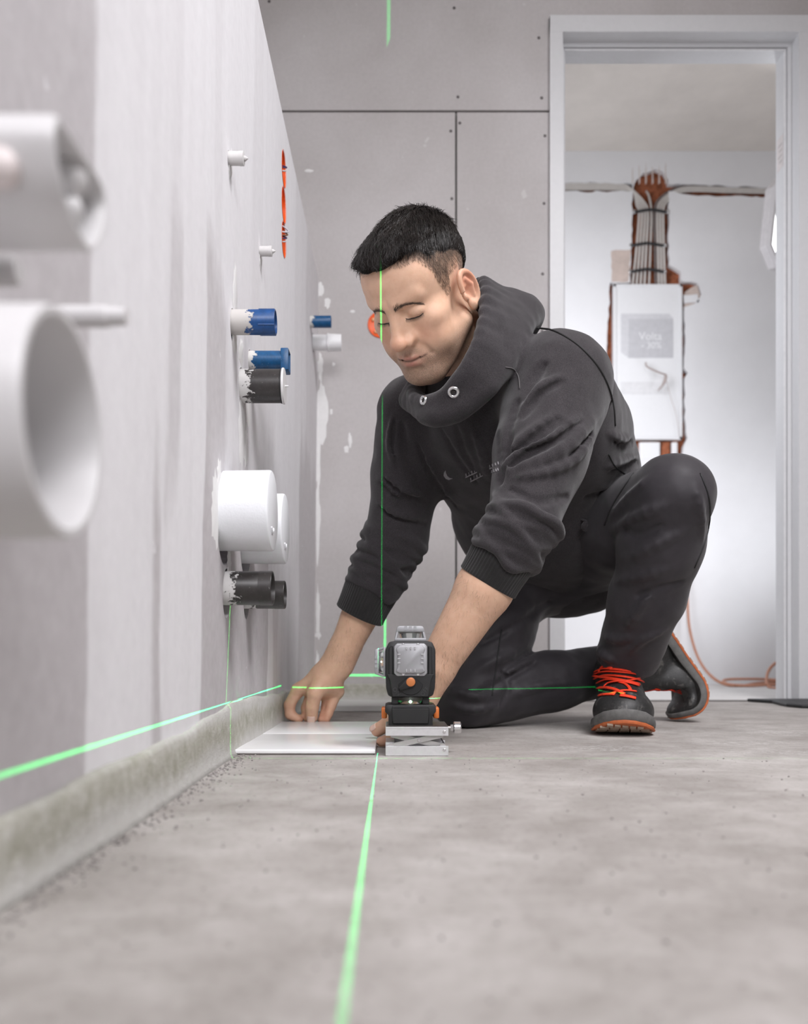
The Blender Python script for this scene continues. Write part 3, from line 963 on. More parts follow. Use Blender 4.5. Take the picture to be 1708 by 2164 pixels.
# a stub pipe almost out of the frame and its knob
c = Vector((wall_x(.50, .37), .50, EYE - (572 - CY) * .50 / F_PX))
root = empty('stub_pipe', c, 'short white stub pipe at the left picture edge below the duct', 'pipe', 'white foreground pipes')
xe = (40 - CX) * .50 / F_PX
b_ = BM(); add_lathe(b_, (0, 0, 0), (1, 0, 0), [(-.02, .0085), (xe - c.x - .003, .0085), (xe - c.x, .007), (xe - c.x, 0)], 24)
o = obj('stub', b_, M_WHITE_PVC, None, auto=30); o.parent = root
c0 = P(-6, 352, .405)
root = empty('hose_nipple', c0, 'small pinkish nipple on the side of the upper duct at the picture edge', 'nipple')
b_ = BM(); add_lathe(b_, c0 + Vector((0, .004, 0)), (0.4, -1, 0), [(0, .0), (0, .009), (.006, .0085), (.010, .006), (.011, 0)], 20)
obj('tip', b_, simple('pinkish_white', (0.72, 0.65, 0.64), 0.4), root, True)

# grey plugs with pointed tips
def plug_prof(L, r):
    return [('body', [(-.02, r), (L * .55, r), (L * .56, r * 1.0), (L * .57, r * .9), (L * .60, r * .9)], None),
            ('collar', [(L * .55, 0), (L * .55, r * 1.04), (L * .76, r * 1.04), (L * .78, r * .9), (L * .78, 0)], None),
            ('tip', [(L * .78, r * .42), (L * .84, r * .42), (L * 1.0, r * .05), (L, 0)], None)]
pipe_at('wall_plug', 484, 335, 525, 28, plug_prof, M_GREYPLUG, 'larger upper grey plug with a pointed tip in the left wall', 'plug', 'grey wall plugs', hole=1.15, hole_dz=.2, seg=12)
pipe_at('wall_plug', 549, 531, 583, 21, plug_prof, M_GREYPLUG, 'smaller lower grey plug with a pointed tip beside the orange boxes', 'plug', 'grey wall plugs', hole=1.1, hole_dz=.2, seg=12)

# blue test plugs and black waste pipes
root, c, L, r = pipe_at('blue_pipe', 492, 681, 583, 52, lambda L, r: hollow(L, r, .12, .8), M_BLUE, 'blue pipe plug crusted with plaster, nearest of the blue ones', 'pipe', 'blue pipe plugs', hole=1.1, hole_dz=.25)
for a in range(4):
    b_ = BM(); an = a * PI / 2 + .5
    add_tube(b_, [(L * .62, r * 1.0 * math.cos(an), r * math.sin(an)), (L * .99, r * math.cos(an), r * math.sin(an))], .0012, 6)
    o = obj('rib', b_, M_BLUE); o.parent = root
def blue2(L, r):
    return [('tube', [(-.03, r), (L * .82, r), (L * .82, 0)], None)]
root, c, L, r = pipe_at('blue_pipe', 528, 762, 612, 40, blue2, M_BLUE2, 'blue pipe plug with a square flange just above the capped black pipe', 'pipe', 'blue pipe plugs', hole=1.12)
b_ = BM(); add_box(b_, (L * .80, -r * 1.0, -r * 1.25), (L, r * 1.0, r * 1.05), .0015, 2)
bmesh.ops.inset_individual(b_, faces=[f for f in b_.faces if f.normal.x > .9 and f.calc_area() > r * r], thickness=.0025, depth=-.004)
o = obj('flange', b_, M_BLUE2, None, auto=35); o.parent = root
def capped(L, r):
    return [('tube', [(-.03, r), (L * .90, r), (L * .90, r * .93), (L * .90, 0)], None),
            ('seal_ring', [(L * .86, r * .98), (L * .865, r * 1.025), (L * .88, r * 1.025), (L * .885, r * .98)], M_BLACK_PLASTIC),
            ('cap', [(L * .90, 0), (L * .90, r * 1.06), (L * .92, r * 1.08), (L * .95, r * 1.05), (L * .95, r * .3), (L * .955, r * .06), (L * 1.03, r * .05), (L * 1.03, 0)], M_WHITE_PVC)]
pipe_at('black_pipe', 511, 816, 607, 70, capped, M_BLACK_PIPE, 'black waste pipe closed with a white cap, below the blue plugs', 'pipe', 'black waste pipes', hole=1.1)
def disc(L, r):
    return [('disc', [(-.03, r * .985), (0, r * .985), (L - .003, r), (L - .001, r * .985), (L, r * .96), (L, 0)], None)]
for (bp, py, ep, dp, lab) in ((476, 1080, 577, 170, 'nearer and larger looking white styrofoam plug disc in the left wall'), (520, 1118, 604, 148, 'farther white styrofoam plug disc half hidden behind the nearer one')):
    root, c, L, r = pipe_at('foam_disc', bp, py, ep, dp, disc, M_FOAM, lab, 'foam plug', 'styrofoam plugs', hole=1.0, hole_dz=.18, seg=64)
    b_ = BM(); pts = [(L + .0006, -.012 + .02 * math.sin(t) * .5, -r * .35 - .012 * math.cos(t)) for t in np.linspace(-1.1, 1.1, 9)]
    add_tube(b_, pts, .0022, 6)
    o = obj('finger_groove', b_, simple('foam_groove', (0.74, 0.75, 0.78), 0.8)); o.parent = root
for (bp, py, ep, dp, lab) in ((479, 1243, 577, 72, 'nearer open black waste pipe splashed with plaster under the foam plug'), (521, 1257, 603, 59, 'farther open black waste pipe behind the nearer black one')):
    root, c, L, r = pipe_at('black_pipe', bp, py, ep, dp, lambda L, r: hollow(L, r, .07, .15), M_BLACK_PIPE, lab, 'pipe', 'black waste pipes', hole=1.16, hole_dz=.3)
    b_ = BM(); add_lathe(b_, (0, 0, 0), (1, 0, 0), [(L * .72, r * .99), (L * .722, r * 1.012), (L * .985, r * 1.012), (L * .99, r * .99)], 40)
    o = obj('mouth_collar', b_, M_BLACK_PIPE, None, auto=35); o.parent = root

# far pipes in the corner
pipe_at('blue_pipe', 656, 680, 700, 25, lambda L, r: hollow(L, r, .12, .8), M_BLUE2, 'small far blue pipe plug in the room corner', 'pipe', 'blue pipe plugs', hole=1.1)
def far_white(L, r):
    return [('tube', [(-.02, r * .92), (L * .56, r * .92), (L * .56, 0)], None), ('coupling', [(L * .50, r * .9), (L * .5, r * 1.04), (L * .56, r * 1.06), (L * .58, r), (L, r * .95), (L, 0)], None)]
pipe_at('corner_pipe', 662, 724, 722, 36, far_white, simple('bright_white_pvc', (.88, .88, .89), .4, var=.02), 'far white pipe with a coupling in the room corner below the blue one', 'pipe', None, hole=1.1)

# orange triple socket box in the left wall, with wires
NM = ('topmost', 'middle', 'lowest')
for k, py in enumerate((357, 433, 506)):
    c = on_wall(600, py)
    r = 0.0345
    HOLES.append((c.copy(), r, r, 0.04))
    root = empty('socket_box', c, '%s of three orange socket boxes sunk in the left wall' % NM[k], 'socket box', 'orange socket boxes in the left wall')
    b_ = BM(); add_lathe(b_, (-.036, 0, 0), (1, 0, 0), [(0, 0), (0, r * .95), (.0355, r * .985), (.0368, r * 1.05), (.0362, r * 1.06)], 32)
    o = obj('cup', b_, M_ORANGE_BOX, None, auto=40); o.parent = root
    if k != 1:
        for j, cc in enumerate(((0.55, 0.54, 0.56), (0.05, 0.03, 0.10), (0.20, 0.10, 0.05), (.62, .6, .66))):
            if k == 0 and j > 1: break
            b_ = BM(); z0 = -.004 + .007 * j
            add_tube(b_, smooth_line([(-.034, .01 * j - .01, z0), (-.01, .012 - .01 * j, z0 + .006), (.004 + .002 * j, 0, z0), (-.004, -.016, z0 - .008), (-.03, -.02, z0 - .004)], 5), .0016, 6)
            o = obj('wire', b_, simple('wire_sheath', cc, 0.5), None, True); o.parent = root

WALL_LEFT = finish_left_wall()


# filler dabs round the outlets, lying on the wall
def wall_dab(px, py, w, h, seed, depth=.0012):
    rr = random.Random(seed)
    b_ = BM(); n = 26
    c = on_wall(px, py)
    top = b_.verts.new(c + Vector((depth, 0, 0)))
    ring, mid = [], []
    for i in range(n):
        a = 2 * PI * i / n
        k = .72 + .5 * rr.random()
        q = on_wall(px + math.cos(a) * w * k / 2, py + math.sin(a) * h * k / 2)
        ring.append(b_.verts.new(q + Vector((.0001, 0, 0))))
        q2 = on_wall(px + math.cos(a) * w * k * .42, py + math.sin(a) * h * k * .42)
        mid.append(b_.verts.new(q2 + Vector((depth * .9, 0, 0))))
    for i in range(n):
        j = (i + 1) % n
        b_.faces.new((ring[i], ring[j], mid[j], mid[i])); b_.faces.new((mid[i], mid[j], top))
    o = obj('filler_patch', b_, M_FILL, None, True)
    o.parent = WALL_LEFT
    return o
for i, a in enumerate(((496, 700, 13, 90), (509, 745, 9, 60), (512, 905, 16, 150), (524, 860, 10, 90), (456, 1075, 20, 150), (487, 345, 9, 60), (551, 545, 7, 46), (484, 1190, 8, 60), (520, 950, 9, 80), (497, 620, 10, 120), (463, 1000, 9, 60))):
    wall_dab(*a, seed=70 + i)
# ------------------------------------------------------------------ tiles
def tile_material():
    m, nt, b = new_mat('white_glaze')
    b.inputs['Base Color'].default_value = (0.86, 0.86, 0.87, 1)
    b.inputs['Roughness'].default_value = 0.22
    b.inputs['Specular IOR Level'].default_value = 0.4
    c = coords(nt, False); n = noise(nt, 6, 3, 0.5, c)
    r = ramp(nt, n.outputs[0], [(0.3, (0.82, 0.82, 0.83)), (0.7, (0.86, 0.86, 0.87))]); nt.links.new(r.outputs[0], b.inputs['Base Color'])
    bump(nt, b, n.outputs[0], 0.04, 0.004)
    return m
M_TILE = tile_material()
M_TILE_BACK = simple('tile_bisque', (0.25, 0.23, 0.22), 0.9)
TX0, TX1 = -0.235, -0.0245
for (ya, yb, lab) in ((1.345, 1.592, 'nearer white glazed wall tile lying on the floor beside the laser'), (1.5965, 1.86, 'farther white glazed wall tile under the kneeling person\'s hands')):
    root = empty('wall_tile', ((TX0 + TX1) / 2, (ya + yb) / 2, 0), lab, 'tile', 'white tiles on the floor')
    b_ = BM(); add_box(b_, (TX0, ya, .0022), (TX1, yb, .0085), .0016, 3)
    obj('glazed_face', b_, M_TILE, root, auto=50)
    b_ = BM(); add_box(b_, (TX0 + .003, ya + .003, .0002), (TX1 - .003, yb - .003, .0021))
    obj('tile_back', b_, M_TILE_BACK, root)

# ------------------------------------------------------------------ scissor jack
JY0, JY1 = 1.333, 1.422
JS = JY0 / F_PX
def jx(px): return (px - CX) * JS
def jz(py): return EYE - (py - CY) * JS
JK = empty('scissor_jack', (jx(882), (JY0 + JY1) / 2, 0), 'small aluminium scissor jack carrying the laser level on the floor', 'jack')
xa, xb = jx(815), jx(948)
M_ALU_DK = simple('dark_anodised', (0.10, 0.09, 0.085), 0.35, 0.5)
# channels: bottom and top
def channel(z0, z1, top):
    b_ = BM()
    add_box(b_, (xa, JY0, z0), (xb, JY0 + .003, z1), .0004, 1)
    add_box(b_, (xa, JY1 - .003, z0), (xb, JY1, z1), .0004, 1)
    zz = z1 - .003 if top else z0
    add_box(b_, (xa, JY0 + .0031, zz), (xb, JY1 - .0031, zz + .003))
    return b_
z1b = jz(1577)
obj('base_channel', channel(0.0005, z1b, False), M_ALU, JK)
zt0, zt1 = jz(1555), jz(1539.5)
obj('top_channel', channel(zt0, zt1, True), M_ALU, JK)
b_ = BM(); add_box(b_, (xa, JY0 - .0006, zt1 - .0002), (xb, JY1 + .0006, jz(1536)), .0004, 1)
obj('top_plate', b_, M_ALU, JK)
b_ = BM(); add_box(b_, (xa + .001, JY0 + .001, jz(1536) + .0001), (xb - .001, JY1 - .001, jz(1536) + .0008))
obj('plate_pad', b_, M_ALU_DK, JK)
# scissor arms
def arm(p, q, y, w, mat):
    b_ = BM()
    d = Vector((q[0] - p[0], 0, q[1] - p[1])); L = d.length; d.normalize(); nrm = Vector((-d.z, 0, d.x))
    pts = []
    for sgn, base in ((1, p), (1, q), (-1, q), (-1, p)):
        pts.append((base[0] + nrm.x * w * sgn, base[1] + nrm.z * w * sgn))
    add_prism(b_, pts, y, y + .003, 'y', .0003, 1)
    return obj('scissor_arm', b_, mat, JK)
ax0, ax1 = xa + .008, xb - .008
M_ARM = simple('satin_aluminium', (0.52, 0.51, 0.50), 0.4, 0.7)
for y in (JY0 + .005, JY1 - .012):
    arm((ax0, z1b - .001), (ax1, zt0 + .001), y, .0042, M_ARM)
    arm((ax0, zt0 + .001), (ax1, z1b - .001), y + .0035, .0042, M_ARM)
for x in (ax0, ax1):
    b_ = BM(); add_lathe(b_, (x, JY0 + .004, z1b - .0005), (0, 1, 0), [(0, 0), (0, .0045), (JY1 - JY0 - .008, .0045), (JY1 - JY0 - .008, 0)], 20)
    obj('cross_rod', b_, M_CHROME, JK, auto=40)
b_ = BM(); add_box(b_, (xa, JY0 + .01, z1b - .002), (xa + .013, JY1 - .01, z1b + .0048), .0006, 1); obj('guide_block', b_, M_ALU, JK)
b_ = BM(); add_box(b_, (xb - .020, JY0 + .02, z1b - .002), (xb - .008, JY1 - .01, z1b + .0048), .0006, 1); obj('guide_block', b_, M_ALU, JK)
def bolt(x, y, z, r=.0024):
    b_ = BM(); add_lathe(b_, (x, y, z), (0, -1, 0), [(0, 0), (0, r), (.0009, r), (.0013, r * .8), (.0013, r * .5), (.0005, r * .45), (.0005, 0)], 16)
    return obj('bolt', b_, M_CHROME, JK, auto=35)
bolt(jx(939), JY0, jz(1547)); bolt(jx(939), JY0, jz(1585)); bolt(jx(886), JY0 + .0048, jz(1565))
# adjusting knob
zc = jz(1543)
b_ = BM(); add_lathe(b_, (xb - .004, JY0 + .045, zc), (1, 0, 0), [(0, 0), (0, .0024), (.013, .0024), (.013, 0)], 14); obj('spindle', b_, M_CHROME, JK, auto=35)
b_ = BM(); add_lathe(b_, (xb + .006, JY0 + .045, zc), (1, 0, 0), [(0, 0), (0, .0052), (.004, .0055), (.0042, 0)], 6); obj('hex_nut', b_, M_CHROME, JK)
b_ = BM(); d_, u_, w_ = frame_of((1, 0, 0))
prof = [(0, .0078), (.001, .0092), (.010, .0092), (.0115, .0078)]
rings = []
for t, r in prof:
    rings.append([b_.verts.new(Vector((xb + .0105 + t, JY0 + .045, zc)) + (u_ * math.cos(2 * PI * i / 40) + w_ * math.sin(2 * PI * i / 40)) * r * (1 - .10 * (i % 4 < 1))) for i in range(40)])
for A, B in zip(rings[:-1], rings[1:]):
    for i in range(40): b_.faces.new((A[i], A[(i + 1) % 40], B[(i + 1) % 40], B[i]))
b_.faces.new(rings[0][::-1]); b_.faces.new(rings[-1])
obj('knurled_knob', b_, M_CHROME, JK, auto=30)

# ------------------------------------------------------------------ laser level
LY = 1.346                      # front of the body
LS = LY / F_PX
def lx(px): return (px - CX) * LS
def lz(py): return EYE - (py - CY) * LS
XC = lx(868)
ztop = jz(1536) + .0009
LV = empty('laser_level', (XC, LY + .035, ztop), 'black and grey cross line laser level standing on the scissor jack', 'laser level')
def sym(pts):  # right half outline (dx px from centre, py) -> closed polygon
    return [(XC + dx * LS, lz(py)) for dx, py in pts] + [(XC - dx * LS, lz(py)) for dx, py in reversed(pts)]
# base block
b_ = BM(); add_prism(b_, sym([(47, 1535.2), (47, 1512), (54, 1505), (54, 1492), (47, 1489.5)]), LY + .004, LY + .072, 'y', .0012, 2)
for v in b_.verts: v.co.z = max(v.co.z, ztop)
obj('base_block', b_, M_BLACK_PLASTIC, LV, auto=35)
b_ = BM(); add_prism(b_, sym([(38, 1530), (40, 1497)]), LY + .001, LY + .006, 'y', .001, 1)
obj('base_face', b_, M_BLACK_PLASTIC, LV, auto=35)
b_ = BM(); add_prism(b_, sym([(40, 1496.5), (38, 1490.5)]), LY + .002, LY + .006, 'y', .0006, 1)
obj('base_face_rim', b_, simple('black_plastic_light', (0.03, 0.03, 0.032), .45), LV, auto=35)
for sx_ in (-1, 1):
    b_ = BM(); xk = XC + sx_ * 50 * LS
    add_box(b_, (min(xk, xk + sx_ * 12 * LS), LY + .022, lz(1521)), (max(xk, xk + sx_ * 12 * LS), LY + .052, lz(1497)), .002, 2)
    obj('side_button', b_, M_ORANGE, LV, auto=40)
# neck posts and lower prism
for sx_ in (-1, 1):
    for yy in (LY + .010, LY + .052):
        b_ = BM(); add_box(b_, (XC + sx_ * 33 * LS - .0052, yy, lz(1489.6)), (XC + sx_ * 33 * LS + .0052, yy + .012, lz(1473)), .001, 1)
        obj('neck_post', b_, M_BLACK_PLASTIC, LV)
def glass_material():
    m, nt, b = new_mat('prism_glass')
    b.inputs['Base Color'].default_value = (0.93, 0.97, 0.95, 1); b.inputs['Roughness'].default_value = 0.04
    b.inputs['Transmission Weight'].default_value = 0.85; b.inputs['IOR'].default_value = 1.3
    n = noise(nt, 500, 2, .5, coords(nt, False)); bump(nt, b, n.outputs[0], .08, .001)
    return m
M_GLASS = glass_material()
M_GLOW = emit('laser_aperture', (0.80, 1.0, 0.88), 3)
b_ = BM(); add_lathe(b_, (XC, LY + .036, lz(1489.4)), (0, 0, 1), [(0, 0), (0, .018), (.0115, .0235), (.0115, 0)], 28)
obj('lower_prism', b_, M_GLASS, LV, auto=40)
b_ = BM(); add_lathe(b_, (XC, LY + .0105, lz(1484)), (0, -1, 0), [(-.001, 0), (-.001, .0024), (.001, .0015), (.0012, 0)], 12); obj('lower_aperture', b_, M_GLOW, LV, True)
# body
body = sym([(40, 1474), (48, 1470), (52, 1455), (53, 1430), (53, 1372), (46, 1357), (36, 1354.5)])
b_ = BM(); add_prism(b_, body, LY + .006, LY + .074, 'y', .0022, 2)
obj('body', b_, M_BLACK_PLASTIC, LV, auto=35)
b_ = BM(); add_prism(b_, sym([(38, 1473), (44, 1436), (50, 1425), (50, 1418), (46, 1440), (39, 1474)][:3] + [(38, 1425)]), LY + .001, LY + .008, 'y', .001, 1)
obj('lower_panel', b_, M_BLACK_PLASTIC, LV, auto=35)
for sx_ in (-1, 1):
    b_ = BM(); add_prism(b_, [(XC + sx_ * 37.5 * LS, lz(1430)), (XC + sx_ * 37.5 * LS, lz(1364)), (XC + sx_ * 46 * LS, lz(1368)), (XC + sx_ * 46 * LS, lz(1426))], LY + .003, LY + .008, 'y', .001, 1)
    obj('side_rib', b_, M_BLACK_PLASTIC, LV, auto=35)
# grey front plate with raised face, notches and screws
b_ = BM(); add_prism(b_, sym([(29, 1429), (35, 1423), (35, 1366), (29, 1359.5)]), LY - .001, LY + .0065, 'y', .0016, 2)
obj('front_plate', b_, M_GREY_CAST, LV, auto=35)
fo = [(0, 1423), (22, 1423), (30, 1420), (31, 1417), (27, 1410), (27, 1380), (31, 1373), (30, 1369), (22, 1363), (0, 1363)]
b_ = BM(); add_prism(b_, sym(fo[1:-1]), LY - .0045, LY - .0008, 'y', .0018, 2)
fp = obj('raised_face', b_, M_GREY_CAST, LV, auto=35)
nb = None
for (dx, py, w, h) in [(-9, 1370, 3, 6), (0, 1370, 3, 6), (9, 1370, 3, 6), (-9, 1417, 3, 6), (0, 1417, 3, 6), (9, 1417, 3, 6)] + [(s * 24.5, y, 6, 3) for s in (-1, 1) for y in (1383, 1392, 1401)]:
    b_ = BM(); add_box(b_, (XC + (dx - w / 2) * LS, LY - .0056, lz(py + h / 2)), (XC + (dx + w / 2) * LS, LY - .0044, lz(py - h / 2)), .0003, 1)
    obj('notch', b_, simple('grey_notch', (0.40, 0.40, 0.41), .5, .3), fp)
for (dx, py) in ((-15.5, 1362.5), (15.5, 1362.5), (-15.5, 1424.5), (15.5, 1424.5)):
    b_ = BM(); add_lathe(b_, (XC + dx * LS, LY - .001, lz(py)), (0, -1, 0), [(0, 0), (0, .0024), (.0012, .0022), (.0014, .0012), (.0005, .001), (.0005, 0)], 14)
    obj('screw', b_, M_CHROME, fp, auto=35)
# switch
b_ = BM(); n = 30
fan = [(XC + 0, lz(1429))]
fan = [(XC + 26 * LS * math.cos(a), lz(1445) + 24 * LS * math.sin(a)) for a in np.linspace(PI * 1.02, PI * 1.98, 16)] + [(XC + 10 * LS, lz(1433)), (XC - 10 * LS, lz(1433))]
add_prism(b_, fan, LY - .0006, LY + .003, 'y', .0006, 1)
sw = obj('switch_well', b_, simple('black_gloss', (0.010, 0.010, 0.011), 0.35), LV, auto=35)
b_ = BM(); kc = Vector((XC, 0, lz(1441)))
tip = Vector((XC - 24 * LS, 0, lz(1456)))
d = (tip - kc).normalized(); nn = Vector((-d.z, 0, d.x))
lev = [(kc + nn * 11 * LS * math.cos(t) + -d * 11 * LS * math.sin(t)) for t in np.linspace(0, PI, 10)]
lev = [(p.x, p.z) for p in lev] + [((tip - nn * 4 * LS).x, (tip - nn * 4 * LS).z), ((tip + nn * 4 * LS).x, (tip + nn * 4 * LS).z)]
add_prism(b_, lev, LY - .0058, LY - .0007, 'y', .0008, 2)
obj('switch_lever', b_, M_BLACK_PLASTIC, sw, auto=35)
b_ = BM(); add_lathe(b_, (kc.x, LY - .0057, kc.z), (0, -1, 0), [(0, 0), (0, .0068), (.0012, .0066), (.0016, .0055), (.0016, 0)], 28)
obj('switch_cap', b_, simple('copper_orange', (0.52, 0.175, 0.055), 0.4, 0.2), sw, auto=35)
M_EMB = simple('black_embossing', (0.035, 0.035, 0.036), 0.5)
text_obj('lettering', 'ON', 10 * LS * 1.25, Vector((XC - 30 * LS, LY + .0006, lz(1462))), (PI / 2, math.radians(48), 0), M_EMB, LV)
text_obj('lettering', 'OFF', 10 * LS * 1.25, Vector((XC + 30 * LS, LY + .0006, lz(1462))), (PI / 2, math.radians(-52), 0), M_EMB, LV)

# prism caps: on top and on the left side
def prism_cap(T, name):
    """built about +Z, base at 0, transformed by T"""
    s = LS
    parts = []
    b_ = BM(); add_box(b_, (-34 * s, -.020, 0), (34 * s, .020, 7 * s), .0012, 2); parts.append(('cap_base', b_, M_GREY_CAST))
    b_ = BM(); add_lathe(b_, (0, 0, 7 * s), (0, 0, 1), [(0, 0), (0, .0155), (14 * s, .0175), (14 * s, 0)], 24); parts.append(('cap_prism', b_, M_GLASS))
    for a in (-1, 1):
        for c_ in (-1, 1):
            b_ = BM(); A = Vector((a * 31 * s, c_ * .018, 6.5 * s)); B = Vector((a * 27.5 * s, c_ * .017, 22 * s))
            add_tube(b_, [A, B], .0021, 6); parts.append(('cap_post', b_, M_GREY_CAST))
    b_ = BM(); poly = [(-31, 20), (31, 20), (28, 31), (23, 33), (-23, 33), (-28, 31)]
    add_prism(b_, [(x * s, z * s) for x, z in poly], -.0195, .0195, 'y', .0014, 2); parts.append(('cap_roof', b_, M_GREY_CAST))
    for k in (-1, 0, 1):
        b_ = BM(); add_box(b_, ((k * 10 - 3) * s, -.0202, 24 * s), ((k * 10 + 3) * s, -.0194, 32 * s)); parts.append(('cap_notch', b_, M_GREY_CAST))
    b_ = BM(); add_lathe(b_, (0, -.0150, 13 * s), (0, -1, 0), [(0, 0), (0, .0017), (.001, .0012), (.0012, 0)], 10)
    if name == 'side': parts.append(('aperture', b_, M_GLOW))
    else: b_.free()
    for nm, bb, mt in parts:
        for v in bb.verts: v.co = T @ v.co
        obj(nm, bb, mt, LV, auto=35)
prism_cap(Matrix.Translation((XC, LY + .034, lz(1355))), 'top')
prism_cap(Matrix.Translation((XC - 53 * LS, LY + .034, lz(1399))) @ Matrix.Rotation(-PI / 2, 4, 'Y') @ Matrix.Diagonal((.95, 1, .72, 1)), 'side')


# ------------------------------------------------------------------ the laser's own light: three fan-shaped beams
def laser_fan(name, loc, normal, half, power, color=(0.01, 1.0, 0.16), zmax=None):
    d = bpy.data.lights.new(name, 'POINT')
    d.energy = power
    d.color = (1, 1, 1)
    d.shadow_soft_size = 0.0
    d.use_nodes = True
    nt = d.node_tree
    em = nt.nodes['Emission']
    tc = N(nt, 'ShaderNodeTexCoord')
    vm = N(nt, 'ShaderNodeVectorMath', operation='DOT_PRODUCT')
    nt.links.new(tc.outputs['Normal'], vm.inputs[0])
    nv = Vector(normal).normalized()
    vm.inputs[1].default_value = nv
    a = math_n(nt, 'ABSOLUTE', vm.outputs['Value'])
    mr = N(nt, 'ShaderNodeMapRange', interpolation_type='SMOOTHSTEP')
    nt.links.new(a, mr.inputs[0])
    mr.inputs[1].default_value = half * .55; mr.inputs[2].default_value = half
    mr.inputs[3].default_value = 1; mr.inputs[4].default_value = 0
    fo = N(nt, 'ShaderNodeLightFalloff')
    fo.inputs['Strength'].default_value = 1.0
    s = math_n(nt, 'MULTIPLY', mr.outputs[0], fo.outputs['Linear'])
    if zmax is not None:
        sz = N(nt, 'ShaderNodeSeparateXYZ'); nt.links.new(tc.outputs['Normal'], sz.inputs[0])
        s = math_n(nt, 'MULTIPLY', s, math_n(nt, 'LESS_THAN', sz.outputs[2], zmax))
    em.inputs['Color'].default_value = (*color, 1)
    nt.links.new(s, em.inputs['Strength'])
    o = bpy.data.objects.new(name, d)
    COL.objects.link(o)
    o.location = loc
    o.parent = LV; o.matrix_parent_inverse = Matrix.Translation(-LV.location)
    return o


laser_fan('laser_beam', (-0.0205, LY + .010, lz(1366)), (1, 0.0, -0.006), .0030, 105)
laser_fan('laser_beam', (XC - .0315, LY + .036, lz(1484)), (0, 0, 1), .0030, 130)
laser_fan('laser_beam', (XC + .0315, LY + .036, lz(1484)), (0, 0, 1), .0030, 130)
laser_fan('laser_beam', (XC, LY - .009, lz(1341)), (0, 1, -0.165), .0022, 60, (0.12, 1.0, 0.12), .25)
# ------------------------------------------------------------------ implicit surfaces for the figure
def A3(*v):
    return np.array(v, np.float32)


def PX(px, py, Y):
    return np.array([(px - CX) * Y / F_PX, Y, EYE - (py - CY) * Y / F_PX], np.float32)


def smin(a, b, k):
    if k <= 0: return np.minimum(a, b)
    h = np.maximum(k - np.abs(a - b), 0) / k
    return np.minimum(a, b) - h * h * k * .25


def smax(a, b, k):
    return -smin(-a, -b, k)


def sd_cone(p, a, b, ra, rb):
    a = np.asarray(a, np.float32); ab = np.asarray(b, np.float32) - a
    pa = p - a
    t = np.clip(pa @ ab / max(float(ab @ ab), 1e-12), 0, 1)
    d = pa - t[:, None] * ab
    return np.sqrt(np.einsum('ij,ij->i', d, d)) - (ra + (rb - ra) * t)


def sd_flatcone(p, a, b, ra, rb, nrm, fl):
    """tapered capsule squashed by fl along direction nrm"""
    nrm = np.asarray(nrm, np.float32); nrm = nrm / np.linalg.norm(nrm)
    a = np.asarray(a, np.float32); b = np.asarray(b, np.float32)
    k = 1 / fl - 1
    q = p + (p @ nrm)[:, None] * nrm * k
    a2 = a + (a @ nrm) * nrm * k; b2 = b + (b @ nrm) * nrm * k
    return sd_cone(q, a2, b2, ra, rb) * (fl if fl < 1 else 1)


def sd_ell(p, c, r, R=None):
    q = p - np.asarray(c, np.float32)
    if R is not None: q = q @ np.asarray(R, np.float32)
    r = np.asarray(r, np.float32)
    k0 = np.linalg.norm(q / r, axis=1)
    k1 = np.linalg.norm(q / (r * r), axis=1)
    return k0 * (k0 - 1) / np.maximum(k1, 1e-6)


def sd_chain(p, pts, rs, k=0.0):
    d = None
    for i in range(len(pts) - 1):
        e = sd_cone(p, pts[i], pts[i + 1], rs[i], rs[i + 1])
        d = e if d is None else smin(d, e, k)
    return d


def near(p, pts, m):
    pts = np.asarray(pts, np.float32)
    lo, hi = pts.min(0) - m, pts.max(0) + m
    return np.all((p > lo) & (p < hi), axis=1)


def vnoise(p, seed=0):
    """cheap smooth 3D value noise in [-1, 1]"""
    pi = np.floor(p).astype(np.int64)
    f = (p - pi).astype(np.float32)
    f = f * f * (3 - 2 * f)
    def hsh(i, j, k):
        n = (i * 374761393 + j * 668265263 + k * 2147483647 + seed * 1274126177) & 0xFFFFFFFF
        n = ((n ^ (n >> 13)) * 1274126177) & 0xFFFFFFFF
        return ((n ^ (n >> 16)) & 0xFFFF).astype(np.float32) / 32767.5 - 1
    x, y, z = pi.T
    r = 0
    for dx in (0, 1):
        wx = f[:, 0] if dx else 1 - f[:, 0]
        for dy in (0, 1):
            wy = f[:, 1] if dy else 1 - f[:, 1]
            for dz in (0, 1):
                wz = f[:, 2] if dz else 1 - f[:, 2]
                r = r + hsh(x + dx, y + dy, z + dz) * wx * wy * wz
    return r


def axis_coords(lo, hi, h, fine=None):
    """grid lines from lo to hi with step h, step hf inside the fine ranges [(a, b, hf)]"""
    out = [lo]
    while out[-1] < hi:
        x = out[-1]
        s = h
        for (a, b, hf) in (fine or []):
            if a <= x <= b: s = min(s, hf)
            else:
                d = a - x if x < a else x - b
                s = min(s, hf + max(0, d) * .25)
        out.append(x + s)
    return np.array(out, np.float32)


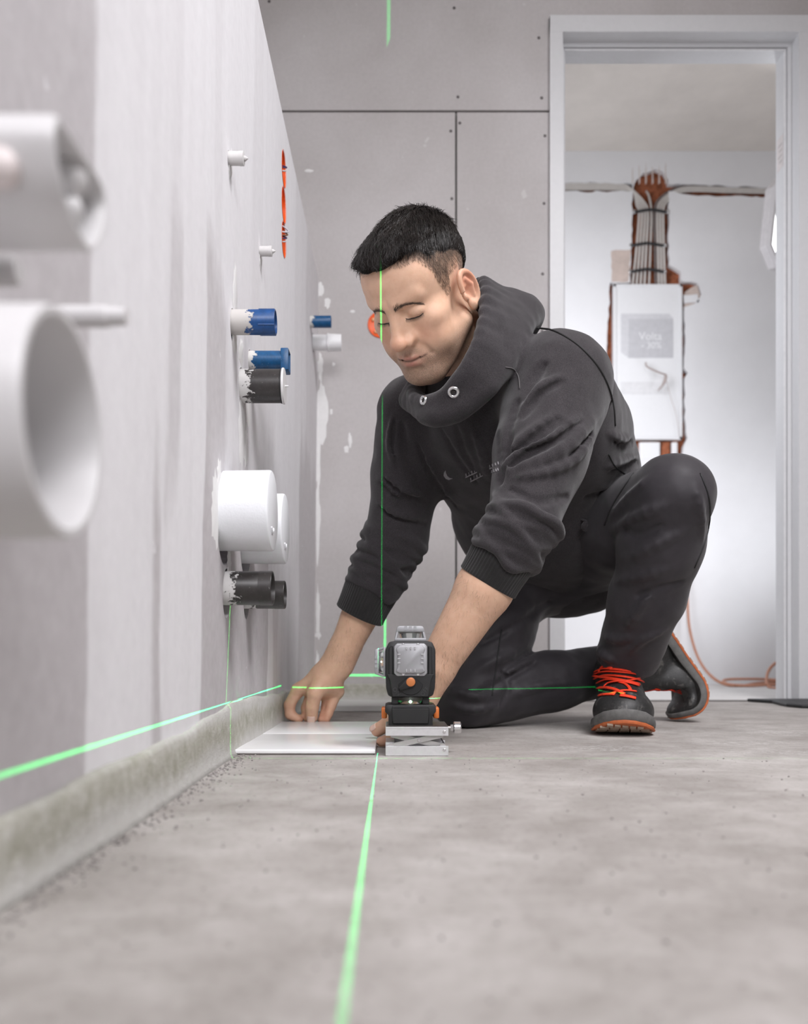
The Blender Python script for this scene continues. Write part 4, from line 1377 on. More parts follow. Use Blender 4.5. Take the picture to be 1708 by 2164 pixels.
def polygonise(sdf, X, Y, Z, margin=0.0, B=8):
    """surface nets on a rectilinear grid, evaluating only blocks near the surface"""
    nx, ny, nz = len(X), len(Y), len(Z)
    V = np.full((nx, ny, nz), 1.0, np.float32)
    bx = [(i, min(i + B, nx)) for i in range(0, nx, B)]
    by = [(i, min(i + B, ny)) for i in range(0, ny, B)]
    bz = [(i, min(i + B, nz)) for i in range(0, nz, B)]
    def cen(b, A): return np.array([(A[i] + A[j - 1]) / 2 for i, j in b]), np.array([(A[min(j, len(A) - 1)] - A[i]) / 2 for i, j in b])
    cxs, hx = cen(bx, X); cys, hy = cen(by, Y); czs, hz = cen(bz, Z)
    g = np.stack(np.meshgrid(cxs, cys, czs, indexing='ij'), -1).reshape(-1, 3).astype(np.float32)
    hh = np.sqrt(hx[:, None, None] ** 2 + hy[None, :, None] ** 2 + hz[None, None, :] ** 2).reshape(-1)
    d = np.concatenate([sdf(c) for c in np.array_split(g, max(1, len(g) // 200000))])
    act = np.abs(d) < hh * 1.5 + margin
    d = d.reshape(len(bx), len(by), len(bz)); act3 = act.reshape(d.shape)
    for i, (a0, a1) in enumerate(bx):
        for j, (b0, b1) in enumerate(by):
            row = d[i, j]
            if (row < 0).any():
                for k in np.nonzero(row < 0)[0]:
                    V[a0:a1, b0:b1, bz[k][0]:bz[k][1]] = -1.0
    idx = np.argwhere(act3)
    # batch evaluation
    for s in range(0, len(idx), 300):
        pts, sl = [], []
        for (i, j, k) in idx[s:s + 300]:
            (a0, a1), (b0, b1), (c0, c1) = bx[i], by[j], bz[k]
            m = np.empty((a1 - a0, b1 - b0, c1 - c0, 3), np.float32)
            m[..., 0] = X[a0:a1, None, None]; m[..., 1] = Y[None, b0:b1, None]; m[..., 2] = Z[None, None, c0:c1]
            pts.append(m.reshape(-1, 3)); sl.append((a0, a1, b0, b1, c0, c1))
        v = sdf(np.concatenate(pts))
        o = 0
        for (a0, a1, b0, b1, c0, c1) in sl:
            n = (a1 - a0) * (b1 - b0) * (c1 - c0)
            V[a0:a1, b0:b1, c0:c1] = v[o:o + n].reshape(a1 - a0, b1 - b0, c1 - c0)
            o += n
    S = V < 0
    cs = S[:-1, :-1, :-1].astype(np.uint8)
    cnt = cs.copy()
    for dx in (0, 1):
        for dy in (0, 1):
            for dz in (0, 1):
                if dx or dy or dz:
                    cnt += S[dx:nx - 1 + dx, dy:ny - 1 + dy, dz:nz - 1 + dz]
    cells = np.argwhere((cnt > 0) & (cnt < 8))
    cid = np.full((nx - 1, ny - 1, nz - 1), -1, np.int32)
    cid[tuple(cells.T)] = np.arange(len(cells))
    acc = np.zeros((len(cells), 3), np.float64); num = np.zeros(len(cells))
    G = (X, Y, Z)
    corners = [(a, b, c) for a in (0, 1) for b in (0, 1) for c in (0, 1)]
    for ca in corners:
        for ax in range(3):
            if ca[ax]: continue
            cb = list(ca); cb[ax] = 1
            ia = cells + np.array(ca); ib = cells + np.array(cb)
            va = V[tuple(ia.T)]; vb = V[tuple(ib.T)]
            m = (va < 0) != (vb < 0)
            if not m.any(): continue
            t = va[m] / (va[m] - vb[m])
            pt = np.stack([G[q][ia[m, q]] + (G[q][ib[m, q]] - G[q][ia[m, q]]) * (t if q == ax else 0) for q in range(3)], 1)
            acc[m] += pt; num[m] += 1
    verts = acc / num[:, None]
    faces = []
    for ax in range(3):
        sh = [slice(1, -1)] * 3
        sh[ax] = slice(0, -1)
        sh2 = list(sh); sh2[ax] = slice(1, None)
        a = S[tuple(sh)]; b = S[tuple(sh2)]
        e = np.argwhere(a != b)
        flip = a[tuple(e.T)]
        off = np.ones(3, int); off[ax] = 0
        e = e + off
        u, w = (ax + 1) % 3, (ax + 2) % 3
        def c_(du, dw):
            q = e.copy(); q[:, u] -= du; q[:, w] -= dw
            return cid[tuple(q.T)]
        q4 = np.stack([c_(1, 1), c_(0, 1), c_(0, 0), c_(1, 0)], 1)
        q4[~flip] = q4[~flip][:, ::-1]
        faces.append(q4)
    F = np.concatenate(faces)
    F = F[(F >= 0).all(1)]
    return verts, F


def mesh_from(name, verts, faces):
    me = bpy.data.meshes.new(name)
    me.vertices.add(len(verts)); me.vertices.foreach_set('co', verts.astype(np.float32).ravel())
    n = len(faces)
    me.loops.add(n * 4); me.loops.foreach_set('vertex_index', faces.astype(np.int32).ravel())
    me.polygons.add(n); me.polygons.foreach_set('loop_start', np.arange(0, n * 4, 4, dtype=np.int32))
    me.polygons.foreach_set('use_smooth', np.ones(n, bool))
    me.update(calc_edges=True)
    return me


def relax(v, F, it=2, lam=.5):
    for _ in range(it):
        s = np.zeros_like(v); c = np.zeros(len(v))
        for a, b in ((0, 1), (1, 2), (2, 3), (3, 0)):
            np.add.at(s, F[:, a], v[F[:, b]]); np.add.at(c, F[:, a], 1)
            np.add.at(s, F[:, b], v[F[:, a]]); np.add.at(c, F[:, b], 1)
        v = v + lam * (s / np.maximum(c, 1)[:, None] - v)
    return v


def trace(sdf, pix, y0=1.15, y1=2.3, off=0.0):
    """points where the camera rays through these pixels meet a surface"""
    pix = np.asarray(pix, np.float32)
    d = np.stack([(pix[:, 0] - CX) / F_PX, np.ones(len(pix), np.float32), -(pix[:, 1] - CY) / F_PX], 1).astype(np.float32)
    t = np.full(len(pix), y0, np.float32)
    o = np.array([0, 0, EYE], np.float32)
    for _ in range(60):
        v = sdf(o + d * t[:, None]) - off
        t = np.minimum(t + v * .85 / np.linalg.norm(d, axis=1), y1)
    return o + d * t[:, None]


def normal_at(sdf, p, e=.003):
    n = np.stack([sdf(p + np.eye(3, dtype=np.float32)[i] * e) - sdf(p - np.eye(3, dtype=np.float32)[i] * e) for i in range(3)], 1)
    return n / np.maximum(np.linalg.norm(n, axis=1), 1e-6)[:, None]


def set_attr(me, name, vals):
    a = me.attributes.new(name, 'FLOAT', 'POINT')
    a.data.foreach_set('value', np.asarray(vals, np.float32))


# ------------------------------------------------------------------ pose
H_O = A3(0.052, 1.500, 0.740)          # middle between the ears
H_S = 0.978
def head_rot(psi, p, r):
    Fh = np.array([-math.sin(psi), -math.cos(psi), 0]); Zv = np.array([0, 0, 1.])
    Fw = math.cos(p) * Fh - math.sin(p) * Zv; U = math.sin(p) * Fh + math.cos(p) * Zv
    L = np.array([math.cos(psi), -math.sin(psi), 0])
    L2 = math.cos(r) * L + math.sin(r) * U; U2 = -math.sin(r) * L + math.cos(r) * U
    return np.stack([L2, Fw, U2], 1).astype(np.float32)
H_R = head_rot(math.radians(39.5), math.radians(45.1), math.radians(-4.3))
def to_head(p): return ((p - H_O) @ H_R) / H_S
def from_head(q): return np.asarray(q, np.float32) * H_S @ H_R.T + H_O

SH_R = PX(880, 875, 1.74)      # his right shoulder (left in the picture)
SH_L = PX(1180, 815, 1.535)
EL_R = PX(840, 1128, 1.80)
EL_L = PX(1104, 1112, 1.425)
WR_R = PX(714, 1402, 1.855)
WR_L = PX(897, 1452, 1.475)
PELV = A3(0.355, 2.00, 0.37)
HIP_L = A3(0.425, 1.955, 0.375)
HIP_R = A3(0.275, 2.03, 0.355)
KN_L = PX(1424, 1046, 1.60)
KN_R = PX(985, 1478, 1.83)
AN_L = PX(1326, 1425, 1.80)
AN_R = A3(.535, 1.985, .125)
C7 = from_head((0, -.075, -.125))
SH_C = (SH_R + SH_L) / 2
T_A = PELV - SH_C; T_LEN = float(np.linalg.norm(T_A)); T_A = T_A / T_LEN
T_L = SH_L - SH_R; T_L = T_L - (T_L @ T_A) * T_A; T_L /= np.linalg.norm(T_L)
T_N = np.cross(T_A, T_L)               # chest front
TR = np.stack([T_L, T_N, T_A], 1)      # columns: left, front, down
def tor(l, n, a): return SH_C + T_L * l + T_N * n + T_A * a
# ------------------------------------------------------------------ head and skin
def sd_head(pw):
    p = to_head(pw)
    ax = np.abs(p[:, 0])
    q = np.stack([ax, p[:, 1], p[:, 2]], 1)
    d = sd_ell(q, (0, -.012, .052), (.0745, .098, .082))
    d = smin(d, sd_ell(q, (0, .030, .058), (.066, .058, .058)), .03)
    d = smin(d, sd_ell(q, (0, .032, -.020), (.060, .056, .075)), .03)      # mid face
    d = smin(d, sd_ell(q, (0, .048, -.062), (.044, .042, .046)), .025)     # muzzle and jaw
    d = smin(d, sd_cone(q, (.057, -.002, -.048), (.021, .070, -.094), .019, .018), .028)
    d = smin(d, sd_ell(q, (0, .0735, -.0965), (.020, .017, .017)), .016)   # chin
    d = smin(d, sd_ell(q, (.047, .052, -.004), (.022, .026, .018)), .02)   # cheekbone
    d = smin(d, sd_ell(q, (.040, .054, -.040), (.026, .027, .030)), .02)   # cheek
    d = smin(d, sd_cone(q, (.010, .0865, .0375), (.042, .0715, .0425), .0095, .0085), .014)  # brow
    # socket and lid
    d = smax(d, -sd_ell(q, (.032, .0985, .0180), (.0225, .0180, .0140)), .010)
    lid = sd_ell(q, (.0315, .0715, .0165), (.0178, .0142, .0128))
    d = smin(d, lid, .004)
    d = smax(d, -sd_chain(q, [A3(.018, .0868, .0250), A3(.031, .0870, .0285), A3(.046, .0780, .0245)], [.0009, .0012, .0009]), .0025)
    d = smax(d, -sd_chain(q, [A3(.0165, .0835, .0125), A3(.031, .0860, .0078), A3(.0465, .0770, .0115)], [.0006, .0008, .0006]), .002)
    # nose
    nd = sd_cone(q, (0, .0865, .030), (0, .1065, -.0140), .0082, .0110)
    nd = smin(nd, sd_ell(q, (0, .1095, -.0195), (.0148, .0128, .0118)), .007)
    nd = smin(nd, sd_ell(q, (.0150, .0970, -.0235), (.0082, .0110, .0090)), .004)
    nd = smin(nd, sd_cone(q, (.004, .083, .015), (.013, .088, -.02), .009, .010), .012)
    d = smin(d, nd, .008)
    d = smax(d, -sd_ell(q, (.0072, .1035, -.0322), (.0042, .0060, .0048)), .003)
    d = smax(d, -sd_chain(q, [A3(.0245, .0975, -.030), A3(.031, .0895, -.043), A3(.035, .0830, -.055)], [.0010, .0022, .0010]), .012)
    # mouth
    d = smin(d, sd_ell(q, (0, .076, -.058), (.030, .0195, .022)), .014)
    up = sd_chain(q, [A3(0, .0960, -.0520), A3(.007, .0965, -.0505), A3(.028, .0818, -.0535)], [.0042, .0044, .0016], .002)
    lo = sd_chain(q, [A3(0, .0930, -.0635), A3(.012, .0910, -.0625), A3(.027, .0818, -.0550)], [.0060, .0054, .0018], .003)
    d = smin(d, up, .0025); d = smin(d, lo, .0025)
    d = smax(d, -sd_chain(q, [A3(0, .1000, -.0572), A3(.012, .0970, -.0567), A3(.0305, .0822, -.0535)], [.0017, .0018, .0017]), .0014)
    d = smax(d, -sd_ell(q, (0, .0995, -.0760), (.017, .0080, .0056)), .008)
    d = smax(d, -sd_cone(q, (0, .1040, -.038), (0, .1020, -.046), .0014, .0020), .004)
    # ear
    e0 = q - A3(.0775, -.014, -.001)
    ca, sa = math.cos(.25), math.sin(.25)
    ey = e0[:, 1] * ca - e0[:, 2] * sa; ez = e0[:, 1] * sa + e0[:, 2] * ca
    eo = e0[:, 0] - np.maximum(-ey, 0) * .28
    ep = np.stack([eo, ey, ez], 1)
    er = np.sqrt((ey / .0175) ** 2 + (ez / .030) ** 2)
    helix = np.sqrt(((er - 1) * .021) ** 2 + (eo - .006) ** 2) - .0042
    helix = np.where((ey > .007) & (ez < .006), helix + np.minimum((ey - .007) * 1.2, .02), helix)
    plate = sd_ell(ep, (0.002, 0, 0), (.0042, .0175, .031))
    lobe = sd_ell(ep, (.004, .006, -.0285), (.0055, .0085, .0105))
    anti = sd_chain(ep, [A3(.006, -.002, .017), A3(.0065, -.0085, 0), A3(.006, -.003, -.017)], [.003, .0034, .003])
    trag = sd_ell(ep, (.005, .0150, -.006), (.004, .0045, .0065))
    ear = smin(smin(smin(plate, helix, .004), lobe, .006), smin(anti, trag, .002), .004)
    ear = smax(ear, -sd_ell(ep, (.0075, .0055, -.003), (.0055, .0062, .0095)), .003)
    d = smin(d, ear, .005)
    return d * H_S


def sd_finger(p, pts, rs, k=.004):
    return sd_chain(p, pts, rs, k)


# his right hand: palm towards the camera, pinching the far edge of the tile
RH = dict(
    wr=WR_R, p0=PX(690, 1432, 1.866),
    idx=[PX(630, 1456, 1.872), PX(612, 1490, 1.874), PX(613, 1510, 1.872), PX(632, 1521.5, 1.870)],
    mid=[PX(660, 1466, 1.884), PX(648, 1496, 1.896), PX(648, 1512, 1.886), PX(654, 1521, 1.876)],
    rng=[PX(692, 1468, 1.888), PX(690, 1496, 1.890), PX(686, 1511, 1.880), PX(680, 1521, 1.874)],
    lit=[PX(714, 1462, 1.880), PX(700, 1492, 1.878), PX(694, 1508, 1.875), PX(690, 1520.5, 1.872)],
    thb=[PX(694, 1428, 1.850), PX(666, 1464, 1.840), PX(660, 1493, 1.846), PX(659, 1516, 1.853)])
# his left hand: behind the jack, fingertips on the tile's right edge
LH = dict(
    wr=WR_L, p0=PX(880, 1482, 1.478),
    idx=[PX(862, 1520, 1.468), PX(846, 1546, 1.455), PX(828, 1562, 1.450), PX(806, 1567, 1.452)],
    mid=[PX(872, 1524, 1.482), PX(862, 1552, 1.475), PX(846, 1566, 1.475), PX(824, 1570, 1.480)],
    rng=[PX(884, 1526, 1.498), PX(876, 1550, 1.495), PX(860, 1562, 1.498), PX(836, 1565, 1.505)],
    lit=[PX(894, 1522, 1.512), PX(888, 1544, 1.512), PX(874, 1554, 1.515), PX(852, 1556, 1.52)],
    thb=[PX(868, 1488, 1.466), PX(846, 1508, 1.478), PX(822, 1528, 1.500), PX(798, 1543, 1.512)])


def sd_hand(p, h, nrm, pw, big=1.0):
    d = sd_flatcone(p, h['wr'], h['p0'], .029 * big, .031 * big, nrm, .68)
    for f in ('idx', 'mid', 'rng', 'lit'):
        d = smin(d, sd_cone(p, h['p0'], h[f][0], .020 * big, .0125 * big), .018)
    d = smin(d, sd_cone(p, h['wr'] * .4 + h['p0'] * .6, h['thb'][1], .021 * big, .0155 * big), .014)
    for f, r in (('idx', (.0118, .0108, .0098, .0082)), ('mid', (.0120, .0108, .0098, .0082)), ('rng', (.0114, .0102, .0094, .0080)), ('lit', (.0105, .0092, .0086, .0074)), ('thb', (.0160, .0140, .0125, .0112))):
        fd = sd_chain(p, h[f], [x * big for x in r], .004)
        # knuckle creases
        d = smin(d, fd, .0035)
    return d


def sd_arm(p, el, wr, sh=None):
    m = el * .62 + wr * .38
    d = sd_chain(p, [el, m, el * .12 + wr * .88, wr], [.038, .0455, .0310, .0285], .012)
    if sh is not None: d = smin(d, sd_cone(p, sh, el, .050, .040), .02)
    return d


NECK_A = from_head((0, -.022, -.035)); NECK_B = C7 * .6 + SH_C * .4
ADAM = from_head((0, .020, -.105))
def sd_body(p):
    d = sd_head(p)
    d = smin(d, sd_cone(p, NECK_A, NECK_B, .056 * H_S, .066), .022)
    # trunk, hips, legs (covered by the clothes)
    far = p[:, 2] < .62
    if not far.any() and len(p): return d
    d_all, p_all = d, p
    p = p[far]; d = d[far]
    d = smin(d, sd_ell(p, tor(0, 0, .16), (.165, .095, .20), TR), .05)
    d = smin(d, sd_ell(p, tor(0, .01, .40), (.145, .095, .17), TR), .06)
    d = smin(d, sd_cone(p, HIP_L, KN_L, .075, .055), .04)
    d = smin(d, sd_cone(p, HIP_R, KN_R, .075, .055), .04)
    d = smin(d, sd_cone(p, KN_L, AN_L, .05, .026), .02)
    d = smin(d, sd_cone(p, KN_R, AN_R, .045, .030), .02)
    d = smin(d, sd_arm(p, EL_R, WR_R, SH_R), .02)
    d = smin(d, sd_arm(p, EL_L, WR_L, SH_L), .02)
    m = near(p, np.stack([RH['wr']] + RH['idx'] + RH['lit'] + RH['thb'] + RH['mid']), .05)
    if m.any(): d[m] = smin(d[m], sd_hand(p[m], RH, (0.1, 1, 0.1), 1, 1.08), .016)
    m = near(p, np.stack([LH['wr']] + LH['idx'] + LH['lit'] + LH['thb'] + LH['mid']), .05)
    if m.any(): d[m] = smin(d[m], sd_hand(p[m], LH, (-.55, -.8, .2), 1, 1.0), .016)
    d_all[far] = d
    return d_all


def skin_material():
    m, nt, b = new_mat('skin')
    def at(n):
        a = N(nt, 'ShaderNodeAttribute'); a.attribute_name = n
        return a.outputs['Fac']
    c = coords(nt, False)
    n1 = noise(nt, 70, 5, .6, c); n2 = noise(nt, 700, 3, .6, c); n3 = noise(nt, 1500, 2, .6, c)
    base = ramp(nt, n1.outputs[0], [(.3, (0.66, 0.405, 0.275)), (.7, (0.74, 0.48, 0.340))])
    col = mixc(nt, at('red'), base.outputs[0], (0.62, 0.22, 0.14))
    col = mixc(nt, at('lip'), col, (0.56, 0.22, 0.18))
    st = ramp(nt, n3.outputs[0], [(.42, (0.30,) * 3), (.62, (1.0,) * 3)])
    col = mixc(nt, math_n(nt, 'MULTIPLY', at('stubble'), st.outputs[0]), col, (0.11, 0.082, 0.068))
    hs = ramp(nt, n3.outputs[0], [(.40, (0.62,) * 3), (.60, (1.0,) * 3)])
    col = mixc(nt, math_n(nt, 'MULTIPLY', at('scalp'), hs.outputs[0]), col, (0.045, 0.034, 0.026))
    col = mixc(nt, at('nail'), col, (0.10, 0.045, 0.032))  # tints brow base and paints mouth slit shade, no nails
    nt.links.new(col, b.inputs['Base Color'])
    b.inputs['Roughness'].default_value = 0.48
    b.inputs['Specular IOR Level'].default_value = 0.4
    b.inputs['Subsurface Weight'].default_value = 0.12
    b.inputs['Subsurface Radius'].default_value = (1.0, 0.35, 0.2)
    b.inputs['Subsurface Scale'].default_value = 0.006
    bump(nt, b, math_n(nt, 'ADD', n2.outputs[0], math_n(nt, 'MULTIPLY', n1.outputs[0], .6)), .22, .0012)
    return m


M_SKIN = skin_material()
PERSON = empty('person', (0.36, 1.85, 0), 'kneeling person in a dark grey hoodie laying a tile beside the laser level', 'person')


def build_body():
    X = axis_coords(-.25, .78, .011, [(-.062, .152, .0018), (-.14, -.02, .0024)])
    Yc = axis_coords(1.22, 2.14, .011, [(1.365, 1.57, .0019), (1.82, 1.91, .0026)])
    Zc = axis_coords(-.01, .95, .011, [(.615, .90, .0018), (.0, .15, .0026)])
    v, F = polygonise(sd_body, X, Yc, Zc, .004)
    me = mesh_from('body', v, F)
    q = to_head(v.astype(np.float32)); ax = np.abs(q[:, 0]); y, z = q[:, 1], q[:, 2]
    def sm(a, b, x): t = np.clip((x - a) / (b - a), 0, 1); return t * t * (3 - 2 * t)
    def blob(c, r): return np.exp(-(((ax - c[0]) / r[0]) ** 2 + ((y - c[1]) / r[1]) ** 2 + ((z - c[2]) / r[2]) ** 2))
    inh = sm(.19, .16, np.linalg.norm(q, axis=1))
    red = .45 * blob((0, .112, -.02), (.016, .02, .014)) + .30 * blob((.04, .07, -.02), (.022, .03, .022)) + .75 * blob((.085, -.02, .012), (.012, .022, .03))
    lip = blob((0, .097, -.0515), (.020, .009, .0042)) + blob((0, .095, -.0635), (.019, .010, .0058))
    stub = sm(-.030, -.070, z) * sm(-.03, .012, y) * sm(-.125, -.10, z) + 0
    stub = stub * (1 - .85 * blob((.036, .07, -.030), (.02, .04, .014))) * (1 - .75 * np.clip(lip * 1.6, 0, 1)) * (1 - .55 * blob((0, .095, -.078), (.014, .02, .006)))
    mous = blob((.008, .1, -.043), (.017, .02, .0055))
    stub = np.clip(stub * 1.0 + .6 * mous + .25 * blob((0, .075, -.1), (.03, .03, .02)), 0, .92)
    side = sm(.062, .070, ax + np.maximum(0, .03 - np.abs(y)) * .1)
    # faded sides of the hair: dense high up, thin towards the ear; sideburn strip
    hl = np.where(y > .045, .060 + (y - .045) * 2.2, np.where(y > .012, .010 - (y - .012) * .2 + np.maximum(0, y - .028) * 2.6, np.where(y > -.028, .036, -.03)))
    scalp = sm(-.010, .026, z - hl) * (.45 + .55 * sm(.02, .06, z)) * sm(.064, .046, y - z * .15)
    scalp = np.maximum(scalp, sm(.085, .10, z) * sm(.085, .07, y))
    scalp = np.clip(scalp, 0, 1) * (1 - sm(.074, .08, ax) * sm(.034, .03, z) * sm(.01, .0, y) * sm(-.045, -.035, y))
    for nm, a in (('red', red), ('lip', np.clip(lip, 0, 1)), ('stubble', stub), ('scalp', scalp)):
        set_attr(me, nm, np.clip(a, 0, 1) * inh * .95)
    # thumb nail and the redder knuckles are marked from the hand points
    vv = v.astype(np.float32)
    red2 = np.zeros(len(v))
    for h in (RH, LH):
        for f in ('idx', 'mid', 'rng', 'lit', 'thb'):
            for k in (1, 2, 3):
                red2 += .35 * np.exp(-(np.linalg.norm(vv - h[f][k], axis=1) / .012) ** 2)
    a = me.attributes['red']; cur = np.zeros(len(v), np.float32); a.data.foreach_get('value', cur)
    a.data.foreach_set('value', np.clip(cur + red2 * .8, 0, .8).astype(np.float32))
    # brow base tint; mouth slit redder and darker, its crease shade painted in
    tb = np.clip((ax - .009) / .039, 0, 1)
    zb = np.interp(tb, [0, .35, .7, 1], [.0340, .0370, .0350, .0245])
    browm = np.exp(-((z - zb) / .0034) ** 2) * sm(.006, .012, ax) * sm(.052, .044, ax) * sm(.05, .06, y) * .38 * (1 - .5 * tb)
    zl = np.interp(ax, [0, .012, .0305], [-.0572, -.0567, -.0535])
    slit = np.exp(-((z - zl) / .0016) ** 2) * sm(.033, .028, ax) * sm(.07, .08, y) * .8
    set_attr(me, 'nail', np.clip(browm + slit, 0, 1) * inh)  # carries brow tint and the painted shade of the mouth slit
    return link_mesh('body', me, M_SKIN, PERSON), v


BODY, _bv = build_body()
print('body', len(_bv))
# ------------------------------------------------------------------ clothes
def pxl(pts): return np.array(pts, np.float32)


CUFF_R0, CUFF_R1 = .40, .62     # along elbow -> wrist
CUFF_L0, CUFF_L1 = .16, .345
HOOD_IN = [(902, 850, 1.508), (944, 838, 1.478), (978, 792, 1.450), (1010, 729, 1.443), (1024, 662, 1.464), (1025, 606, 1.508), (1008, 606, 1.58), (950, 690, 1.64), (884, 795, 1.60), (872, 836, 1.55)]
HOOD_OUT = [(915, 874, 1.508), (966, 858, 1.482), (1024, 816, 1.470), (1066, 765, 1.482), (1094, 706, 1.525), (1112, 668, 1.585), (1085, 668, 1.66), (960, 770, 1.70), (872, 835, 1.64), (884, 852, 1.56)]
def _closed(pts, n):
    q = [PX(*a) for a in pts]
    m = len(q); out = []
    for i in range(m):
        a, b, c, d = q[i - 1], q[i], q[(i + 1) % m], q[(i + 2) % m]
        for k in range(n):
            t = k / n
            out.append(.5 * (2 * b + (c - a) * t + (2 * a - 5 * b + 4 * c - d) * t * t + (3 * b - a - 3 * c + d) * t ** 3))
    return np.array(out, np.float32)
HIN, HOUT = _closed(HOOD_IN, 3), _closed(HOOD_OUT, 3)


def lerp(a, b, t): return a * (1 - t) + b * t


def sd_hoodie0(p):
    d = sd_ell(p, tor(0, -.005, .13), (.205, .118, .175), TR)
    d = smin(d, sd_ell(p, tor(0, .012, .36), (.182, .122, .190), TR), .06)
    d = smin(d, sd_ell(p, tor(0, .0, .52), (.178, .120, .115), TR), .05)
    d = smin(d, sd_cone(p, C7 * .75 + SH_C * .25, SH_C, .075, .085), .07)
    d = smin(d, sd_chain(p, [PX(1195, 840, 1.66), PX(1232, 915, 1.78), PX(1252, 1000, 1.88)], [.088, .094, .100], .02), .09)
    # right sleeve
    er, wr = EL_R, WR_R
    d2 = sd_chain(p, [SH_R, SH_R * .45 + EL_R * .55, er, er * .62 + wr * .38, er * .48 + wr * .52], [.078, .067, .060, .053, .048], .016)
    d2 = smax(d2, (p - lerp(EL_R, WR_R, CUFF_R0 + .03)) @ ((WR_R - EL_R) / np.linalg.norm(WR_R - EL_R)), .012)
    d = smin(d, d2, .035)
    el, wl = EL_L, WR_L
    d3 = sd_chain(p, [SH_L, SH_L * .5 + EL_L * .5, el, el * .84 + wl * .16, el * .80 + wl * .20], [.092, .078, .0545, .053, .050], .016)
    d3 = smax(d3, (p - lerp(EL_L, WR_L, CUFF_L0 + .03)) @ ((WR_L - EL_L) / np.linalg.norm(WR_L - EL_L)), .012)
    d = smin(d, d3, .032)
    # hood bundled round the neck: a thick soft band
    m = near(p, np.concatenate([HIN, HOUT]), .12)
    hd = np.full(len(p), .12, np.float32)
    if m.any():
        q = p[m]; e = None
        for i in range(len(HIN)):
            c = sd_cone(q, HIN[i], HOUT[i], .0125, .023)
            e = c if e is None else smin(e, c, .012)
        e = smin(e, sd_ell(q, PX(1092, 668, 1.60), (.045, .05, .032)), .02)
        e = smin(e, sd_cone(q, PX(1075, 690, 1.61), tor(.02, -.06, .02), .045, .05), .03)
        hd[m] = e
    d = smin(d, hd, .010)
    # room for the neck
    d = smax(d, -sd_cone(p, from_head((0, .0, -.06)), C7 * .8 + SH_C * .2, .062, .050), .01)
    return d


def sd_ring(p, c, a, R, r, amp, ph, n=3):
    q = p - c
    h = q @ a
    t = q - h[:, None] * a
    rho = np.linalg.norm(t, axis=1)
    u = np.cross(a, A3(.3, .5, .8)); u /= np.linalg.norm(u); w = np.cross(a, u)
    th = np.arctan2(t @ w, t @ u)
    return np.sqrt((rho - R - amp * .5 * np.sin(2 * th + ph)) ** 2 + (h - amp * np.sin(n * th + ph) - amp * .6 * np.sin((n + 2) * th + 2 * ph)) ** 2) - r


def rings(p, d):
    for (e, w, ts, R0, R1) in ((EL_L, WR_L, (-.06, .0, .055, .10, .145, .185), .0575, .0530), (EL_R, WR_R, (.02, .10, .17, .235, .295, .35, .40), .0600, .0520)):
        m = near(p, np.stack([lerp(e, w, ts[0]), lerp(e, w, ts[-1])]), .085)
        if not m.any(): continue
        m = np.nonzero(m)[0]; q = p[m]; dm = d[m]
        a = ((w - e) / np.linalg.norm(w - e)).astype(np.float32)
        tilt = a + A3(.10, -.25, -.05) * 1.0; tilt /= np.linalg.norm(tilt)
        for i, t in enumerate(ts):
            f = i / (len(ts) - 1)
            dm = smin(dm, sd_ring(q, lerp(e, w, t), (a * (1 - .5 * (1 - f)) + tilt * .5 * (1 - f)) / np.linalg.norm(a * (1 - .5 * (1 - f)) + tilt * .5 * (1 - f)), R0 + (R1 - R0) * f, .0084 - .0012 * (i % 2), .0048, i * 1.9), .003)
        d[m] = dm
    return d


FOLDS = [  # (pixels, radius, sink, k, sign)
    ([(1068, 958), (1123, 916), (1176, 874)], .010, .005, .02, 1),
    ([(1055, 1000), (1135, 974), (1207, 939), (1275, 872)], .012, .005, .022, 1),
    ([(1062, 1024), (1144, 1047), (1222, 1018), (1268, 960)], .012, .005, .022, 1),
    ([(1150, 1000), (1200, 980), (1250, 920)], .007, -.001, .016, -1),
    ([(1080, 1035), (1140, 1060), (1200, 1050)], .006, -.001, .014, -1),
    ([(1085, 985), (1130, 945), (1190, 905)], .006, -.001, .016, -1),
    ([(1078, 925), (1068, 970), (1058, 1020)], .008, -.001, .016, -1),
    ([(1092, 850), (1076, 900), (1066, 950)], .007, -.001, .016, -1),
    ([(908, 895), (940, 950), (975, 1000), (1030, 1046)], .010, -.002, .022, -1),
    ([(930, 900), (965, 960), (1005, 1010)], .010, .004, .02, 1),
    ([(880, 930), (910, 1000), (960, 1060)], .010, .004, .02, 1),
    ([(975, 890), (1010, 930), (1040, 960)], .008, .004, .02, 1),
    ([(850, 900), (858, 960), (890, 1030)], .008, -.001, .02, -1),
    ([(800, 1010), (830, 1040), (890, 1060)], .008, .003, .016, 1),
    ([(1250, 1082), (1290, 1060), (1340, 1040)], .010, .003, .018, 1),
    ([(1270, 1030), (1305, 1020), (1345, 1000)], .009, .003, .018, 1),
    ([(1240, 1050), (1290, 1038), (1335, 1018)], .006, -.001, .014, -1),
    ([(1150, 770), (1130, 800), (1115, 840)], .008, -.001, .02, -1),
]
